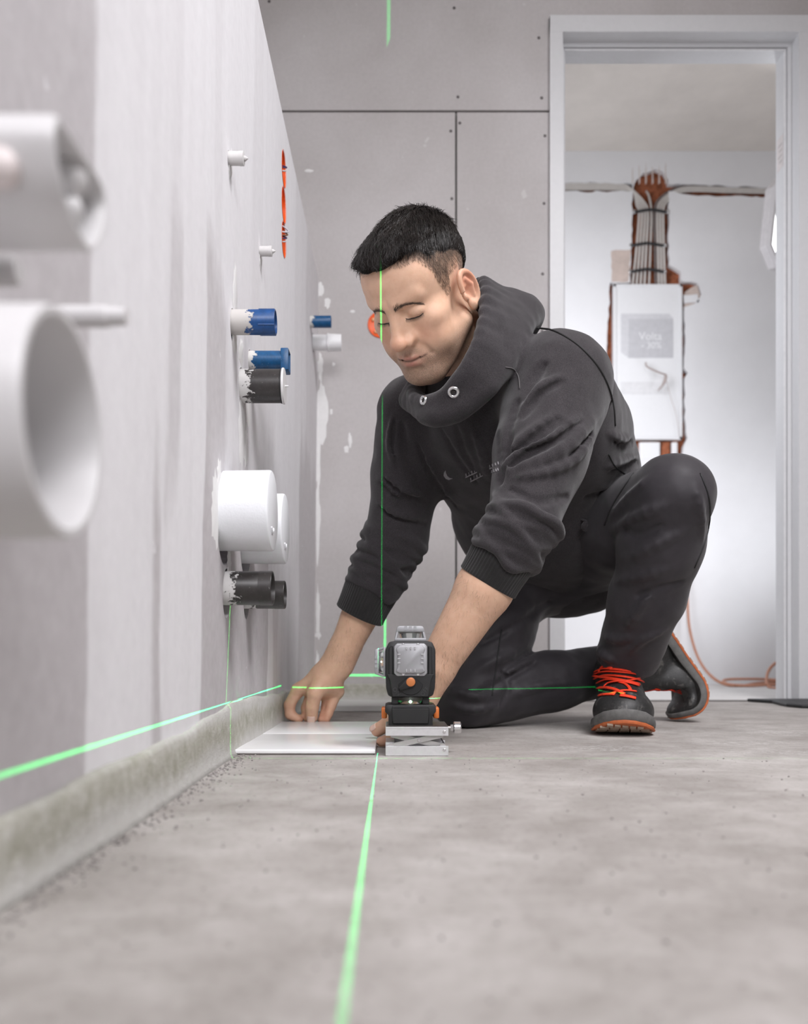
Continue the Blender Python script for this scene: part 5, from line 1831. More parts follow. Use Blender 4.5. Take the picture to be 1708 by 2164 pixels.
FOLDS += [
    ([(1062, 985), (1110, 950), (1165, 925), (1225, 880)], .008, .001, .012, 1),
    ([(1080, 1010), (1150, 1000), (1215, 970), (1265, 910)], .008, .001, .012, 1),
    ([(1070, 1035), (1120, 1052), (1180, 1060), (1235, 1040), (1280, 985)], .010, .001, .012, 1),
    ([(1100, 870), (1125, 840), (1150, 815), (1185, 795)], .008, .001, .014, 1),
    ([(1150, 1075), (1185, 1090), (1220, 1060)], .008, .001, .010, 1),
    ([(1285, 915), (1310, 930), (1335, 925)], .008, .001, .012, 1),
    ([(1280, 985), (1310, 975), (1345, 965)], .008, .001, .012, 1),
    ([(1225, 1130), (1262, 1092), (1300, 1062)], .008, .001, .012, 1),
    ([(900, 960), (930, 1030), (985, 1090), (1010, 1120)], .008, .001, .014, 1),
    ([(1000, 905), (1020, 960), (1035, 1010)], .008, .001, .012, 1),
    ([(1048, 905), (1052, 960), (1050, 1005)], .007, .001, .010, 1),
    ([(960, 890), (975, 940), (1000, 985)], .007, .001, .012, 1),
    ([(808, 1000), (850, 1035), (900, 1050)], .008, .001, .012, 1),
    ([(800, 1060), (840, 1085), (895, 1100)], .008, .001, .012, 1),
    ([(830, 880), (825, 930), (835, 980)], .007, .001, .012, 1),
]
_gr = []
for pts, r, sink, k, sg in FOLDS:
    if sg > 0: _gr.append(([(a + 4, b + 11) for a, b in pts], .0042, -.0008, .012, -1))
FOLDS += _gr
def place_folds(sdf, lst, kk, lift):
    fines = [pxl([(v.x, v.y) for v in smooth_line([(a, b, 0) for a, b in f[0]], 3)]) for f in lst]
    W = trace(sdf, np.concatenate(fines)); NN = normal_at(sdf, W); OK = np.abs(sdf(W)) < .01
    out, o = [], 0
    for fine, (pts, r, sink, k, sg) in zip(fines, lst):
        n = len(fine); w, nn, ok = W[o:o + n], NN[o:o + n], OK[o:o + n]; o += n
        if ok.sum() < 2: continue
        w, nn = w[ok], nn[ok]
        # keep the run continuous in depth
        if np.abs(np.diff(w[:, 1])).max() > .05: continue
        tt = np.linspace(-1, 1, len(w)); rr = r * np.sqrt(np.maximum(.15, 1 - tt ** 2 * .8))
        out.append((w - nn * ((sink - lift if sg > 0 else sink) + (r - rr))[:, None], rr, k * kk, sg))
    return out


FOLD_P = place_folds(sd_hoodie0, FOLDS, .55, .002)


def folds(p, d, lst):
    for pts, rr, k, sg in lst:
        m = near(p, pts, .035)
        if not m.any(): continue
        m = np.nonzero(m)[0]
        q = p[m]
        e = sd_chain(q, pts, rr, .004)
        d[m] = smin(d[m], e, k) if sg > 0 else smax(d[m], -e, k)
    return d


def sd_hoodie(p):
    d = sd_hoodie0(p)
    s = np.abs(d) < .06
    if s.any():
        q = p[s]
        dd = rings(q, folds(q, d[s].copy(), FOLD_P))
        dd = dd + .0024 * vnoise(q * 17, 1) + .0012 * vnoise(q * 43, 2)
        d[s] = dd
    return d


def cloth_material(name, c0, c1, rough, fine=1500, sheen=.25, weave=.25):
    m, nt, b = new_mat(name)
    c = coords(nt, False)
    n = noise(nt, fine, 3, .7, c)
    n2 = noise(nt, 30, 4, .6, c)
    r = ramp(nt, n.outputs[0], [(.3, c0), (.7, c1)])
    t = ramp(nt, n2.outputs[0], [(.3, (.85,) * 3), (.7, (1.12,) * 3)])
    nt.links.new(mixc(nt, 1, r.outputs[0], t.outputs[0], 'MULTIPLY'), b.inputs['Base Color'])
    b.inputs['Roughness'].default_value = rough
    b.inputs['Specular IOR Level'].default_value = .2
    b.inputs['Sheen Weight'].default_value = sheen
    b.inputs['Sheen Roughness'].default_value = .5
    n3 = noise(nt, 160, 4, .6, c)
    bump(nt, b, math_n(nt, 'ADD', n.outputs[0], math_n(nt, 'MULTIPLY', n3.outputs[0], .8)), weave, .0012)
    return m


M_HOODIE = cloth_material('heather_grey_fleece', (0.010, 0.0088, 0.0098), (0.064, 0.057, 0.0615), .95, 1100, sheen=.2, weave=.4)
M_CUFF = cloth_material('dark_ribbing', (0.014, 0.0135, 0.0135), (0.034, 0.032, 0.032), .95)
M_PANTS = cloth_material('black_work_trousers', (0.024, 0.0215, 0.0245), (0.052, 0.047, 0.053), .52, 2500, .12, .12)

X = axis_coords(-.16, .66, .0037); Yc = axis_coords(1.26, 2.20, .0040); Zc = axis_coords(.22, .80, .0037)
v, F = polygonise(sd_hoodie, X, Yc, Zc, .03)
v = relax(v, F, 1, .25)
HOODIE = link_mesh('hoodie', mesh_from('hoodie', v, F), M_HOODIE, PERSON)
print('hoodie', len(v))


def cuff(a, b, r0, r1, name, ribs=54):
    """ribbed tube from a to b"""
    b_ = BM()
    d, u, w = frame_of(Vector(b) - Vector(a)); L = (Vector(b) - Vector(a)).length
    rings = []
    for (t, k) in ((-.06, .90), (0, .96), (.06, 1.0), (.3, 1.0), (.6, .99), (.9, 1.0), (.97, 1.01), (1.0, .985), (1.0, .93), (.9, .91)):
        r = r0 + (r1 - r0) * max(0, min(1, t))
        ring = []
        for i in range(ribs * 4):
            an = 2 * PI * i / (ribs * 4)
            rr = r * k + (.0007 * math.cos(an * ribs) if 0 <= t < .99 else 0) + .0012 * math.sin(3 * an + t * 2)
            ring.append(b_.verts.new(Vector(a) + d * (t * L) + (u * math.cos(an) + w * math.sin(an)) * rr))
        rings.append(ring)
    n = ribs * 4
    for A, B in zip(rings[:-1], rings[1:]):
        for i in range(n): b_.faces.new((A[i], A[(i + 1) % n], B[(i + 1) % n], B[i]))
    o = obj(name, b_, M_CUFF, None, True)
    o.parent = HOODIE
    return o


cuff(lerp(EL_R, WR_R, CUFF_R0), lerp(EL_R, WR_R, CUFF_R1), .056, .0505, 'cuff')
cuff(lerp(EL_L, WR_L, CUFF_L0), lerp(EL_L, WR_L, CUFF_L1), .054, .0495, 'cuff')

# eyelets of the hood, seams, chest print: all projected in one go
class Proj:
    def __init__(self, sdf): self.sdf, self.items, self.n = sdf, [], 0
    def add(self, pts): self.items.append(pxl(pts)); return len(self.items) - 1
    def run(self):
        W = trace(self.sdf, np.concatenate(self.items)); NN = normal_at(self.sdf, W); OK = np.abs(self.sdf(W)) < .008
        self.out, o = [], 0
        for it in self.items:
            n = len(it); self.out.append((W[o:o + n], NN[o:o + n], OK[o:o + n])); o += n
    def __getitem__(self, i): return self.out[i]


def fine_line(pts, n=6): return [(q.x, q.y) for q in smooth_line([(a, b, 0) for a, b in pts], n)]


def seam_from(res, r, mat, name, parent, off=.0004):
    w, nn, ok = res
    w, nn = w[ok], nn[ok]
    if len(w) < 3: return None
    b_ = BM(); add_tube(b_, [Vector(a) for a in (w + nn * off)], r, 6)
    o = obj(name, b_, mat, None, True); o.parent = parent
    return o


M_PIPE = simple('black_piping', (0.008, 0.008, 0.008), .7)
M_SEAM = simple('grey_seam', (0.10, 0.092, 0.094), .9)
M_PRINT = simple('pale_print', (0.26, 0.25, 0.26), .7)
pj = Proj(sd_hoodie)
EYE_I = [(pj.add([(px, py)]), r) for (px, py, r) in ((959, 829, .0100), (895, 846, .0080))]
SEAM_I = [(pj.add(fine_line([(1135, 693), (1155, 695), (1185, 706), (1225, 732), (1262, 772), (1285, 815), (1297, 860), (1300, 900)])), .0017, M_PIPE, 'piping'),
          (pj.add(fine_line([(1068, 776), (1085, 780), (1096, 796), (1099, 822)])), .0009, M_SEAM, 'seam'),
          (pj.add(fine_line([(1286, 960), (1300, 985), (1325, 1005)])), .0013, M_PIPE, 'piping')]
DEC_I = [pj.add([(939, 998), (942, 994), (943, 1000), (946, 1006), (951, 1010), (957, 1011), (949, 1014), (942, 1011), (938, 1005)])]
for (x0, y0, x1, y1) in ((984, 1008, 1008, 997), (994, 1017, 1020, 1004), (1034, 990, 1058, 981), (1038, 1001, 1056, 995)):
    DEC_I.append(pj.add([(x0, y0), (x1, y1), (x1 + .6, y1 + 1.6), (x0 + .6, y0 + 1.8)]))
    for k in range(4):
        t = k / 4
        xa, ya = x0 + (x1 - x0) * t, y0 + (y1 - y0) * t
        DEC_I.append(pj.add([(xa, ya - 7), (xa + 1.6, ya - 7.6), (xa + 2.6, ya - 2), (xa + 1, ya - 1.4)]))
TAB_I = pj.add([(1237, 1108)])
pj.run()
for i, r in EYE_I:
    w, nn, _ = pj[i]; nn = nn[0]
    b_ = BM(); add_lathe(b_, w[0] - nn * .001, nn, [(0, r * .45), (.0025, r * .5), (.0035, r * .7), (.003, r * .95), (0, r)], 24)
    e = obj('eyelet', b_, M_CHROME, None, True); e.parent = HOODIE; e['label'] = 'silver metal eyelet'
    b_ = BM(); add_lathe(b_, w[0] - nn * .001, nn, [(.0012, 0), (.0012, r * .5), (0, r * .52)], 20)
    h_ = obj('eyelet_hole', b_, M_DARK, None, True); h_.parent = e
for i, r, mt, nm in SEAM_I: seam_from(pj[i], r, mt, nm, HOODIE)
# faint chest print: a small curved mark and lines of small strokes
PRT = None
for i in DEC_I:
    w, nn, ok = pj[i]
    if not ok.all(): continue
    b_ = BM(); A = [b_.verts.new(a) for a in (w + nn * .0007)]; B = [b_.verts.new(a) for a in (w - nn * .0008)]
    n = len(A); b_.faces.new(A)
    for q in range(n): b_.faces.new((A[q], B[q], B[(q + 1) % n], A[(q + 1) % n]))
    o = obj('chest_print', b_, M_PRINT); o.parent = HOODIE
tabY = float(pj[TAB_I][0][0][1])
b_ = BM(); add_tube(b_, smooth_line([Vector(PX(1232, 1098, tabY - .006)), Vector(PX(1240, 1104, tabY - .014)), Vector(PX(1234, 1114, tabY - .012)), Vector(PX(1250, 1122, tabY - .006))], 4), .006, 8, flat=.35)
o = obj('fabric_tab', b_, M_HOODIE, None, True); o.parent = HOODIE


# trousers
def sd_pants0(p):
    d = sd_ell(p, PELV + A3(0, .0, -.01), (.155, .125, .125))
    t1 = HIP_L * .5 + KN_L * .5
    d = smin(d, sd_chain(p, [HIP_L, t1, KN_L], [.100, .092, .070], .02), .04)
    sh = KN_L * .45 + AN_L * .55
    hem = AN_L + A3(.0, -.005, .035)
    d2 = sd_chain(p, [KN_L, KN_L * .75 + AN_L * .25, sh, hem], [.070, .074, .068, .062], .02)
    axd = ((AN_L - KN_L) / np.linalg.norm(AN_L - KN_L)).astype(np.float32)
    d2 = smax(d2, (p - (AN_L + A3(0, 0, .022))) @ axd, .008)
    d = smin(d, d2, .012)
    t2 = HIP_R * .5 + KN_R * .5
    d = smin(d, sd_chain(p, [HIP_R, t2, KN_R], [.105, .092, .068], .02), .04)
    d = smin(d, sd_chain(p, [KN_R, KN_R * .5 + AN_R * .5, KN_R * .12 + AN_R * .88], [.066, .062, .052], .02), .014)
    d = smax(d, .0025 - p[:, 2], .012)
    return d


PFOLDS = [
    ([(1290, 1095), (1330, 1050), (1370, 1010)], .007, .003, .018, 1),
    ([(1295, 1120), (1350, 1090), (1400, 1070)], .008, .003, .02, 1),
    ([(1320, 1180), (1390, 1150), (1450, 1120)], .008, .003, .02, 1),
    ([(1470, 1030), (1480, 1080), (1486, 1140)], .006, .002, .016, 1),
    ([(1300, 1230), (1360, 1215), (1420, 1200)], .007, .003, .018, 1),
    ([(1320, 1330), (1350, 1290), (1372, 1250)], .009, .003, .018, 1),
    ([(1330, 1380), (1360, 1350), (1410, 1330)], .008, .003, .016, 1),
    ([(1255, 1350), (1270, 1375), (1300, 1400)], .009, .002, .014, 1),
    ([(1260, 1340), (1300, 1350), (1340, 1345)], .007, .003, .014, 1),
    ([(1000, 1420), (1080, 1380), (1180, 1330)], .008, .003, .02, 1),
    ([(1040, 1450), (1110, 1400), (1200, 1345)], .007, .003, .018, 1),
    ([(985, 1390), (1060, 1340), (1150, 1290)], .008, .003, .02, 1),
    ([(1000, 1470), (1060, 1440), (1130, 1400)], .006, -.001, .016, -1),
    ([(1020, 1360), (1090, 1320), (1160, 1275)], .006, -.001, .018, -1),
    ([(940, 1450), (990, 1470), (1040, 1475)], .008, .003, .016, 1),
    ([(950, 1490), (1000, 1500), (1060, 1490)], .008, .003, .014, 1),
    ([(1080, 1470), (1140, 1450), (1220, 1440)], .008, .003, .018, 1),
    ([(1060, 1420), (1075, 1450), (1060, 1490)], .006, -.001, .016, -1),
    ([(1320, 1120), (1350, 1130), (1400, 1110)], .006, -.001, .018, -1),
    ([(1350, 1260), (1400, 1240), (1440, 1230)], .006, -.001, .018, -1),
]
PF = place_folds(sd_pants0, PFOLDS, .5, .0034)


def sd_pants(p):
    d = sd_pants0(p)
    s = np.abs(d) < .06
    if s.any():
        q = p[s]
        dd = folds(q, d[s].copy(), PF)
        d[s] = dd + .0022 * vnoise(q * 20, 5) + .001 * vnoise(q * 50, 6)
    return d


X = axis_coords(.0, .68, .0042); Yc = axis_coords(1.46, 2.20, .0046); Zc = axis_coords(-.008, .60, .0042)
v, F = polygonise(sd_pants, X, Yc, Zc, .03)
v = relax(v, F, 1, .4)
PANTS = link_mesh('trousers', mesh_from('trousers', v, F), M_PANTS, PERSON)
print('pants', len(v))
M_PSEAM = simple('trouser_seam', (0.012, 0.012, 0.013), .6)
pj = Proj(sd_pants)
PS_I = [pj.add(fine_line(l)) for l in ([(1480, 1000), (1498, 1050), (1500, 1100), (1488, 1150), (1468, 1200)], [(1278, 1110), (1300, 1060), (1340, 1000)], [(1060, 1330), (1050, 1400), (1040, 1470)])]
pj.run()
for i in PS_I: seam_from(pj[i], .0014, M_PSEAM, 'seam', PANTS)
# ------------------------------------------------------------------ work shoes
def sd_shoe_upper(p):
    q = np.stack([np.abs(p[:, 0]), p[:, 1], p[:, 2]], 1)
    d = sd_ell(q, (0, .236, .043), (.0535, .060, .041))
    d = smin(d, sd_ell(q, (0, .165, .050), (.0475, .085, .052)), .02)
    d = smin(d, sd_cone(q, (0, .180, .060), (0, .085, .112), .034, .043), .02)
    d = smin(d, sd_ell(q, (0, .055, .055), (.040, .056, .065)), .02)
    d = smin(d, sd_cone(q, (0, .070, .095), (0, .060, .125), .046, .045), .02)
    d = smax(d, -sd_cone(q, (0, .055, .135), (0, .050, .19), .034, .036), .006)
    lift = .022 * (np.maximum(0, p[:, 1] - .20) / .1) ** 2
    d = smax(d, .018 + lift - p[:, 2], .004)
    # toe cap edge
    d = d - .0018 * (1 / (1 + np.exp(-(p[:, 1] - .222 + .25 * q[:, 0] ** 2 / .05) / .0016)))
    return d


SOLE = [(0, .0), (.004, .022), (.02, .036), (.06, .040), (.11, .0395), (.16, .046), (.20, .0535), (.235, .0560), (.262, .0500), (.282, .0360), (.294, .0180), (.298, 0)]
def sole_bm(z0, z1, grow=0.0, toe=0.0, nsec=64):
    """layer of the sole between two heights following the toe spring"""
    vs = np.array([a for a, _ in SOLE]); ws = np.array([b for _, b in SOLE])
    t = np.concatenate([np.linspace(0, .02, 5)[:-1], np.linspace(.02, .27, 26), np.linspace(.27, .298, 8)[1:]])
    w = np.interp(t, vs, ws)
    out = [(wi + grow if wi > 0 else 0, ti + (grow if ti > .25 else -grow if ti < .02 else 0)) for ti, wi in zip(t, w)]
    ring = out + [(-a, b) for a, b in out[::-1][1:-1]]
    b_ = BM()
    def lift(v): return .022 * (max(0, v - .20) / .1) ** 2
    def up(v): return toe * max(0, min(1, (v - .235) / .05)) ** 1.5
    rows = []
    for (k, g) in ((0.0, -.002), (.12, 0), (.5, .0012), (.88, 0), (1.0, -.002)):
        rows.append([b_.verts.new((a * (1 + g * 12), v + g * (1 if v > .15 else -1), z0 + lift(v) + (z1 - z0 + up(v)) * k)) for a, v in ring])
    n = len(ring)
    for A, B in zip(rows[:-1], rows[1:]):
        for i in range(n): b_.faces.new((A[i], A[(i + 1) % n], B[(i + 1) % n], B[i]))
    b_.faces.new(rows[0][::-1]); b_.faces.new(rows[-1])
    return b_


def leather_material():
    m, nt, b = new_mat('black_scuffed_leather')
    c = coords(nt, True)
    n1 = noise(nt, 45, 6, .7, c, .4); n2 = noise(nt, 260, 4, .7, c)
    base = ramp(nt, n2.outputs[0], [(.3, (.010, .010, .010)), (.7, (.026, .025, .025))])
    sc = ramp(nt, n1.outputs[0], [(.56, (0, 0, 0)), (.72, (1, 1, 1))])
    k = math_n(nt, 'MULTIPLY', math_n(nt, 'MULTIPLY', sc.outputs[0], n2.outputs[0]), .55)
    nt.links.new(mixc(nt, k, base.outputs[0], (.42, .40, .37)), b.inputs['Base Color'])
    b.inputs['Roughness'].default_value = .5
    bump(nt, b, n2.outputs[0], .3, .001)
    return m


M_LEATHER = leather_material()
M_MID = simple('grey_midsole', (.115, .112, .108), .7, var=.25, scale=60, bmp=.3, bscale=300)
M_OUT = simple('orange_outsole', (.46, .115, .035), .65, var=.25, scale=70)
M_TREAD = simple('dusty_tread', (.34, .26, .20), .85, var=.2, scale=120)
M_LACE = simple('red_orange_lace', (.80, .040, .008), .7, var=.12, scale=300)
Xs = axis_coords(-.07, .07, .0026); Ys = axis_coords(-.01, .31, .0028); Zs = axis_coords(-.004, .18, .0026)
UP_V, UP_F = polygonise(sd_shoe_upper, Xs, Ys, Zs, .01)


def make_shoe(name, M, bend, label):
    """M: local (lateral, toe, up) to world"""
    def place(me):
        n = len(me.vertices); co = np.zeros(n * 3, np.float32); me.vertices.foreach_get('co', co); co = co.reshape(-1, 3)
        if bend:
            v0, Lb, th = bend
            rho = Lb / th
            v = co[:, 1]; w = co[:, 2]
            ph = np.clip((v - v0) / rho, 0, th); ex = np.maximum(0, v - v0 - Lb)
            wc = np.where(v > v0 - .03, rho * np.exp(-w / rho), rho - w)
            f = np.clip((v - v0 + .05) / .06, 0, 1)
            wc = (rho - w) * (1 - f) + rho * np.exp(-w / rho) * f
            m = v > v0 - .05
            nv = np.where(v > v0, v0 + wc * np.sin(ph) + ex * np.cos(ph), v)
            nw = np.where(v > v0, rho - wc * np.cos(ph) + ex * np.sin(ph), np.where(m, rho - wc, w))
            co[:, 1] = nv; co[:, 2] = nw
        A = np.array(M, np.float32)
        co = co @ A[:3, :3].T + A[:3, 3]
        co[:, 2] = np.maximum(co[:, 2], .0012 + .02 * np.minimum(0, co[:, 2] + .0) * 0)
        me.vertices.foreach_set('co', co.ravel()); me.update()
        return me
    me = mesh_from(name, UP_V, UP_F)
    root = link_mesh(name, place(me), M_LEATHER, PERSON)
    root['label'] = label
    def part(nm, bm, mat, auto=40):
        o = obj(nm, bm, mat)
        place(o.data); o.data.shade_smooth(); o.data.set_sharp_from_angle(angle=math.radians(auto))
        o.parent = root
        return o
    part('midsole', sole_bm(.009, .026, .0025, .004), M_MID)
    part('outsole', sole_bm(.0035, .0090, .0015, .004), M_OUT)
    b_ = BM()
    for k in range(16):
        v = .020 + .0175 * k
        if .095 < v < .125: continue
        hw = float(np.interp(v, [a for a, _ in SOLE], [c for _, c in SOLE])) * .95
        nb = 5
        for j in range(nb):
            x0 = -hw + 2 * hw * j / nb; x1 = x0 + 2 * hw / nb - .0028
            lf = .022 * (max(0, v - .20) / .1) ** 2
            vs = add_box(b_, (x0, v - .0062, lf + .0016), (x1, v + .0062, lf + .0052))
            for q in vs: q.co.y += (q.co.x) * .25; q.co.z = q.co.z - lf + .022 * (max(0, q.co.y - .20) / .1) ** 2
    part('tread', b_, M_TREAD)['kind'] = 'stuff'
    return root, place


def basis(o, u, v, w):
    return Matrix(((u[0], v[0], w[0], o[0]), (u[1], v[1], w[1], o[1]), (u[2], v[2], w[2], o[2]), (0, 0, 0, 1)))


# planted left shoe, toe towards the camera
vd = Vector((-.20, -.98, 0)).normalized(); ud = vd.cross(Vector((0, 0, 1)))
LO = Vector((.416, 1.603, 0)) - vd * .298
ML = basis(LO, ud, vd, Vector((0, 0, 1)))
SHOE_L, _pl = make_shoe('shoe', ML, None, 'planted shoe with its toe towards the camera')
# right shoe standing on bent toes
vd = Vector((.567, .05, -.823)).normalized(); wd = Vector((-.823, 0, -.567)); wd = (wd - vd * wd.dot(vd)).normalized(); ud = vd.cross(wd)
MR = basis(Vector((.580, 1.965, .233)), ud, vd, wd)
SHOE_R, _pr = make_shoe('shoe', MR, (.155, .115, 1.55), 'rear shoe resting on its bent toes')

MLi = np.array(ML.inverted(), np.float32)
def sd_shoe_l(p): return sd_shoe_upper(p @ MLi[:3, :3].T + MLi[:3, 3])
LACES = [[(1267, 1470), (1283, 1468), (1300, 1468)], [(1311, 1471), (1326, 1473), (1343, 1477)],
         [(1267, 1455), (1283, 1456), (1302, 1461), (1320, 1470)], [(1344, 1462), (1328, 1460), (1310, 1461), (1290, 1467), (1275, 1469)],
         [(1265, 1443), (1284, 1438), (1305, 1440), (1330, 1445), (1348, 1450)], [(1348, 1436), (1330, 1441), (1305, 1443), (1288, 1446), (1279, 1453)], [(1305, 1441), (1320, 1446), (1329, 1453), (1332, 1459)],
         [(1259, 1434), (1275, 1429), (1300, 1430), (1330, 1434), (1357, 1440)], [(1258, 1428), (1280, 1434), (1310, 1440), (1349, 1448)],
         [(1254, 1425), (1275, 1420), (1305, 1421), (1335, 1424), (1360, 1428)], [(1256, 1421), (1275, 1414), (1300, 1416), (1330, 1420), (1358, 1424)], [(1268, 1420), (1276, 1410), (1284, 1409), (1294, 1416)]]
pj = Proj(sd_shoe_l)
for l in LACES: pj.add(fine_line(l, 5))
pj.run()
for i in range(len(LACES)):
    w, nn, ok = pj[i]
    if ok.sum() < 3: continue
    w, nn = w[ok], nn[ok]
    b_ = BM(); add_tube(b_, [Vector(a) for a in w + nn * (.0014 + .0011 * (i % 3))], .0036, 8, flat=.45, up=nn.mean(0))
    o = obj('lace', b_, M_LACE, None, True); o.parent = SHOE_L
    if i == 0: o['label'] = 'red orange shoe lace'
# laces and eyelets of the rear shoe in shoe coordinates
for k in range(5):
    v = .19 - .02 * k
    for s in (-1, 1):
        pts = np.array([[s * .030, v, 0], [s * .012, v + .006, 0], [-s * .012, v + .012, 0], [-s * .032, v + .018, 0]], np.float32)
        zz = np.linspace(.03, .2, 120)
        P3 = []
        for a in pts:
            col = np.stack([np.full(120, a[0]), np.full(120, a[1]), zz], 1).astype(np.float32)
            dd = sd_shoe_upper(col); ins = np.nonzero(dd < 0)[0]
            P3.append((a[0], a[1], float(zz[ins[-1]]) + .0025 if len(ins) else .1))
        b_ = BM(); add_tube(b_, smooth_line(P3, 4), .0034, 7, flat=.6)
        o = obj('lace', b_, M_LACE); _pr(o.data); o.data.shade_smooth(); o.parent = SHOE_R
for k in range(4):
    b_ = BM(); v = .165 - .025 * k; col = np.stack([np.full(80, .036), np.full(80, v), np.linspace(.03, .16, 80)], 1).astype(np.float32)
    ins = np.nonzero(sd_shoe_upper(col) < 0)[0]
    if not len(ins): continue
    add_lathe(b_, (.036, v, float(col[ins[-1], 2])), (.6, 0, 1), [(0, .0015), (.0015, .0018), (.0015, .0032), (0, .0036)], 12)
    o = obj('eyelet', b_, M_GREY_CAST); _pr(o.data); o.parent = SHOE_R
# ------------------------------------------------------------------ hair, brows, lashes
def hairline(y):
    return np.interp(y, [-.12, -.10, -.075, -.045, -.02, .01, .035, .055, .075, .11], [-.035, -.02, .012, .044, .058, .066, .074, .092, .096, .094]).astype(np.float32)


def sd_hair(pw):
    p = to_head(pw)
    q = np.stack([np.abs(p[:, 0]), p[:, 1], p[:, 2]], 1)
    d = sd_ell(q, (0, -.017, .052), (.0785, .1055, .0895))
    d = smin(d, sd_ell(q, (0, .046, .099), (.056, .042, .029)), .03)
    d = smin(d, sd_ell(p, (-.012, .070, .097), (.036, .019, .015)), .02)
    hl = hairline(q[:, 1]) + .012 * np.clip(q[:, 0] - .03, 0, .03) / .03 * (q[:, 1] > .04)
    d = smax(d, (hl - q[:, 2]) * .9, .016)
    m = np.abs(d) < .02
    if m.any():
        s = p[m]
        # combed locks
        g = np.stack([s[:, 0] * 120 + s[:, 1] * 25, s[:, 1] * 22, s[:, 2] * 60], 1)
        d[m] = d[m] - .0022 * vnoise(g, 3) - .0012 * vnoise(g * 2.3, 4)
    return d * H_S


def hair_material():
    m, nt, b = new_mat('dark_brown_hair')
    c = coords(nt, False)
    n = noise(nt, 300, 4, .7, c)
    r = ramp(nt, n.outputs[0], [(.3, (.008, .0065, .006)), (.7, (.028, .022, .019))])
    nt.links.new(r.outputs[0], b.inputs['Base Color'])
    b.inputs['Roughness'].default_value = .32
    b.inputs['Specular IOR Level'].default_value = .5
    return m


M_HAIR = hair_material()
M_BROW = simple('brow_hair', (.13, .088, .064), .5)
lo = from_head(np.array([[x, y, z] for x in (-.1, .1) for y in (-.13, .12) for z in (-.05, .16)]))
v, F = polygonise(sd_hair, axis_coords(lo[:, 0].min(), lo[:, 0].max(), .0026), axis_coords(lo[:, 1].min(), lo[:, 1].max(), .0026), axis_coords(lo[:, 2].min(), lo[:, 2].max(), .0026), .01)
M_HAIRBASE = simple('hair_mass', (.012, .0095, .0085), .85, var=.3, scale=300, spec=.15)
HAIR = link_mesh('hair', mesh_from('hair', v, F), M_HAIRBASE, PERSON)


def strands(name, starts, dirs, lens, r0, nrm, droop, mat, parent, seg=4):
    """tapered three-sided hairs as one mesh"""
    n = len(starts)
    t = np.linspace(0, 1, seg + 1)
    side = np.cross(dirs, nrm); side /= np.maximum(np.linalg.norm(side, axis=1), 1e-6)[:, None]
    V = np.zeros((n, seg + 1, 3, 3), np.float32)
    for i, tt in enumerate(t):
        c = starts + dirs * (lens * tt)[:, None] + nrm * (droop * (tt - tt * tt) * 1.2 - droop * .35 * tt * tt)[:, None]
        r = (r0 * (1 - .8 * tt))[:, None]
        V[:, i, 0] = c + side * r; V[:, i, 1] = c - side * r; V[:, i, 2] = c + nrm * r * 1.2
    idx = np.arange(n * (seg + 1) * 3).reshape(n, seg + 1, 3)
    Fs = []
    for i in range(seg):
        for a in range(3):
            b2 = (a + 1) % 3
            Fs.append(np.stack([idx[:, i, a], idx[:, i, b2], idx[:, i + 1, b2], idx[:, i + 1, a]], 1))
    me = mesh_from(name, V.reshape(-1, 3), np.concatenate(Fs))
    o = link_mesh(name, me, mat); o.parent = parent
    return o


hv = v.astype(np.float32)
nn = normal_at(sd_hair, hv, .004)
qh = to_head(hv)
sel = RNG.permutation(len(hv))
sel = sel[(qh[sel, 2] > hairline(qh[sel, 1]) + .002)][:11000]
hp, hn, hq = hv[sel], nn[sel], qh[sel]
comb = np.stack([.25 + 1.2 * hq[:, 0] / .08 * (np.abs(hq[:, 0]) > .03), np.full(len(hq), 1.0), np.where(hq[:, 2] < .1, -.5, -.05)], 1)
comb[:, 0] += RNG.normal(0, .28, len(hq)); comb[:, 2] += RNG.normal(0, .22, len(hq))
comb = comb @ H_R.T
tng = comb - np.einsum('ij,ij->i', comb, hn)[:, None] * hn
tng /= np.linalg.norm(tng, axis=1)[:, None]
dr = (tng + hn * RNG.uniform(-.02, .13, len(hq))[:, None]).astype(np.float32); dr /= np.linalg.norm(dr, axis=1)[:, None]
short = np.clip((hq[:, 2] - .05) / .06, .25, 1) * np.clip(1 - (hq[:, 1] - .04) / .07, .3, 1)
L = (RNG.uniform(.014, .034, len(hq)) * short).astype(np.float32)
hs = strands('strands', hp - hn * .001, dr, L, RNG.uniform(.00035, .0007, len(hq)).astype(np.float32), hn, L * .22, M_HAIR, HAIR)
hs['kind'] = 'stuff'


# short clipped hair on the faded sides
fv = _bv.astype(np.float32)
fq = to_head(fv)
sc_ = np.zeros(len(fv), np.float32); BODY.data.attributes['scalp'].data.foreach_get('value', sc_)
cand = np.nonzero((sc_ > .12) & (fq[:, 2] < hairline(fq[:, 1]) + .012) & (np.abs(fq[:, 0]) < .082))[0]
cand = RNG.choice(cand, min(len(cand), 3200), replace=False)
fp, fn = fv[cand], normal_at(sd_head, fv[cand], .003)
cb = np.stack([RNG.normal(0, .2, len(cand)), np.full(len(cand), .25) + RNG.normal(0, .2, len(cand)), -np.ones(len(cand))], 1) @ H_R.T
tg = cb - np.einsum('ij,ij->i', cb, fn)[:, None] * fn; tg /= np.linalg.norm(tg, axis=1)[:, None]
fd = (tg + fn * .35).astype(np.float32); fd /= np.linalg.norm(fd, axis=1)[:, None]
FLs = (.0025 + .006 * sc_[cand] * RNG.uniform(.5, 1, len(cand))).astype(np.float32)
fs = strands('clipped_sides', fp, fd, FLs, np.full(len(cand), .00024, np.float32), fn.astype(np.float32), FLs * .15, M_BROW, HAIR, 2)
fs['kind'] = 'stuff'


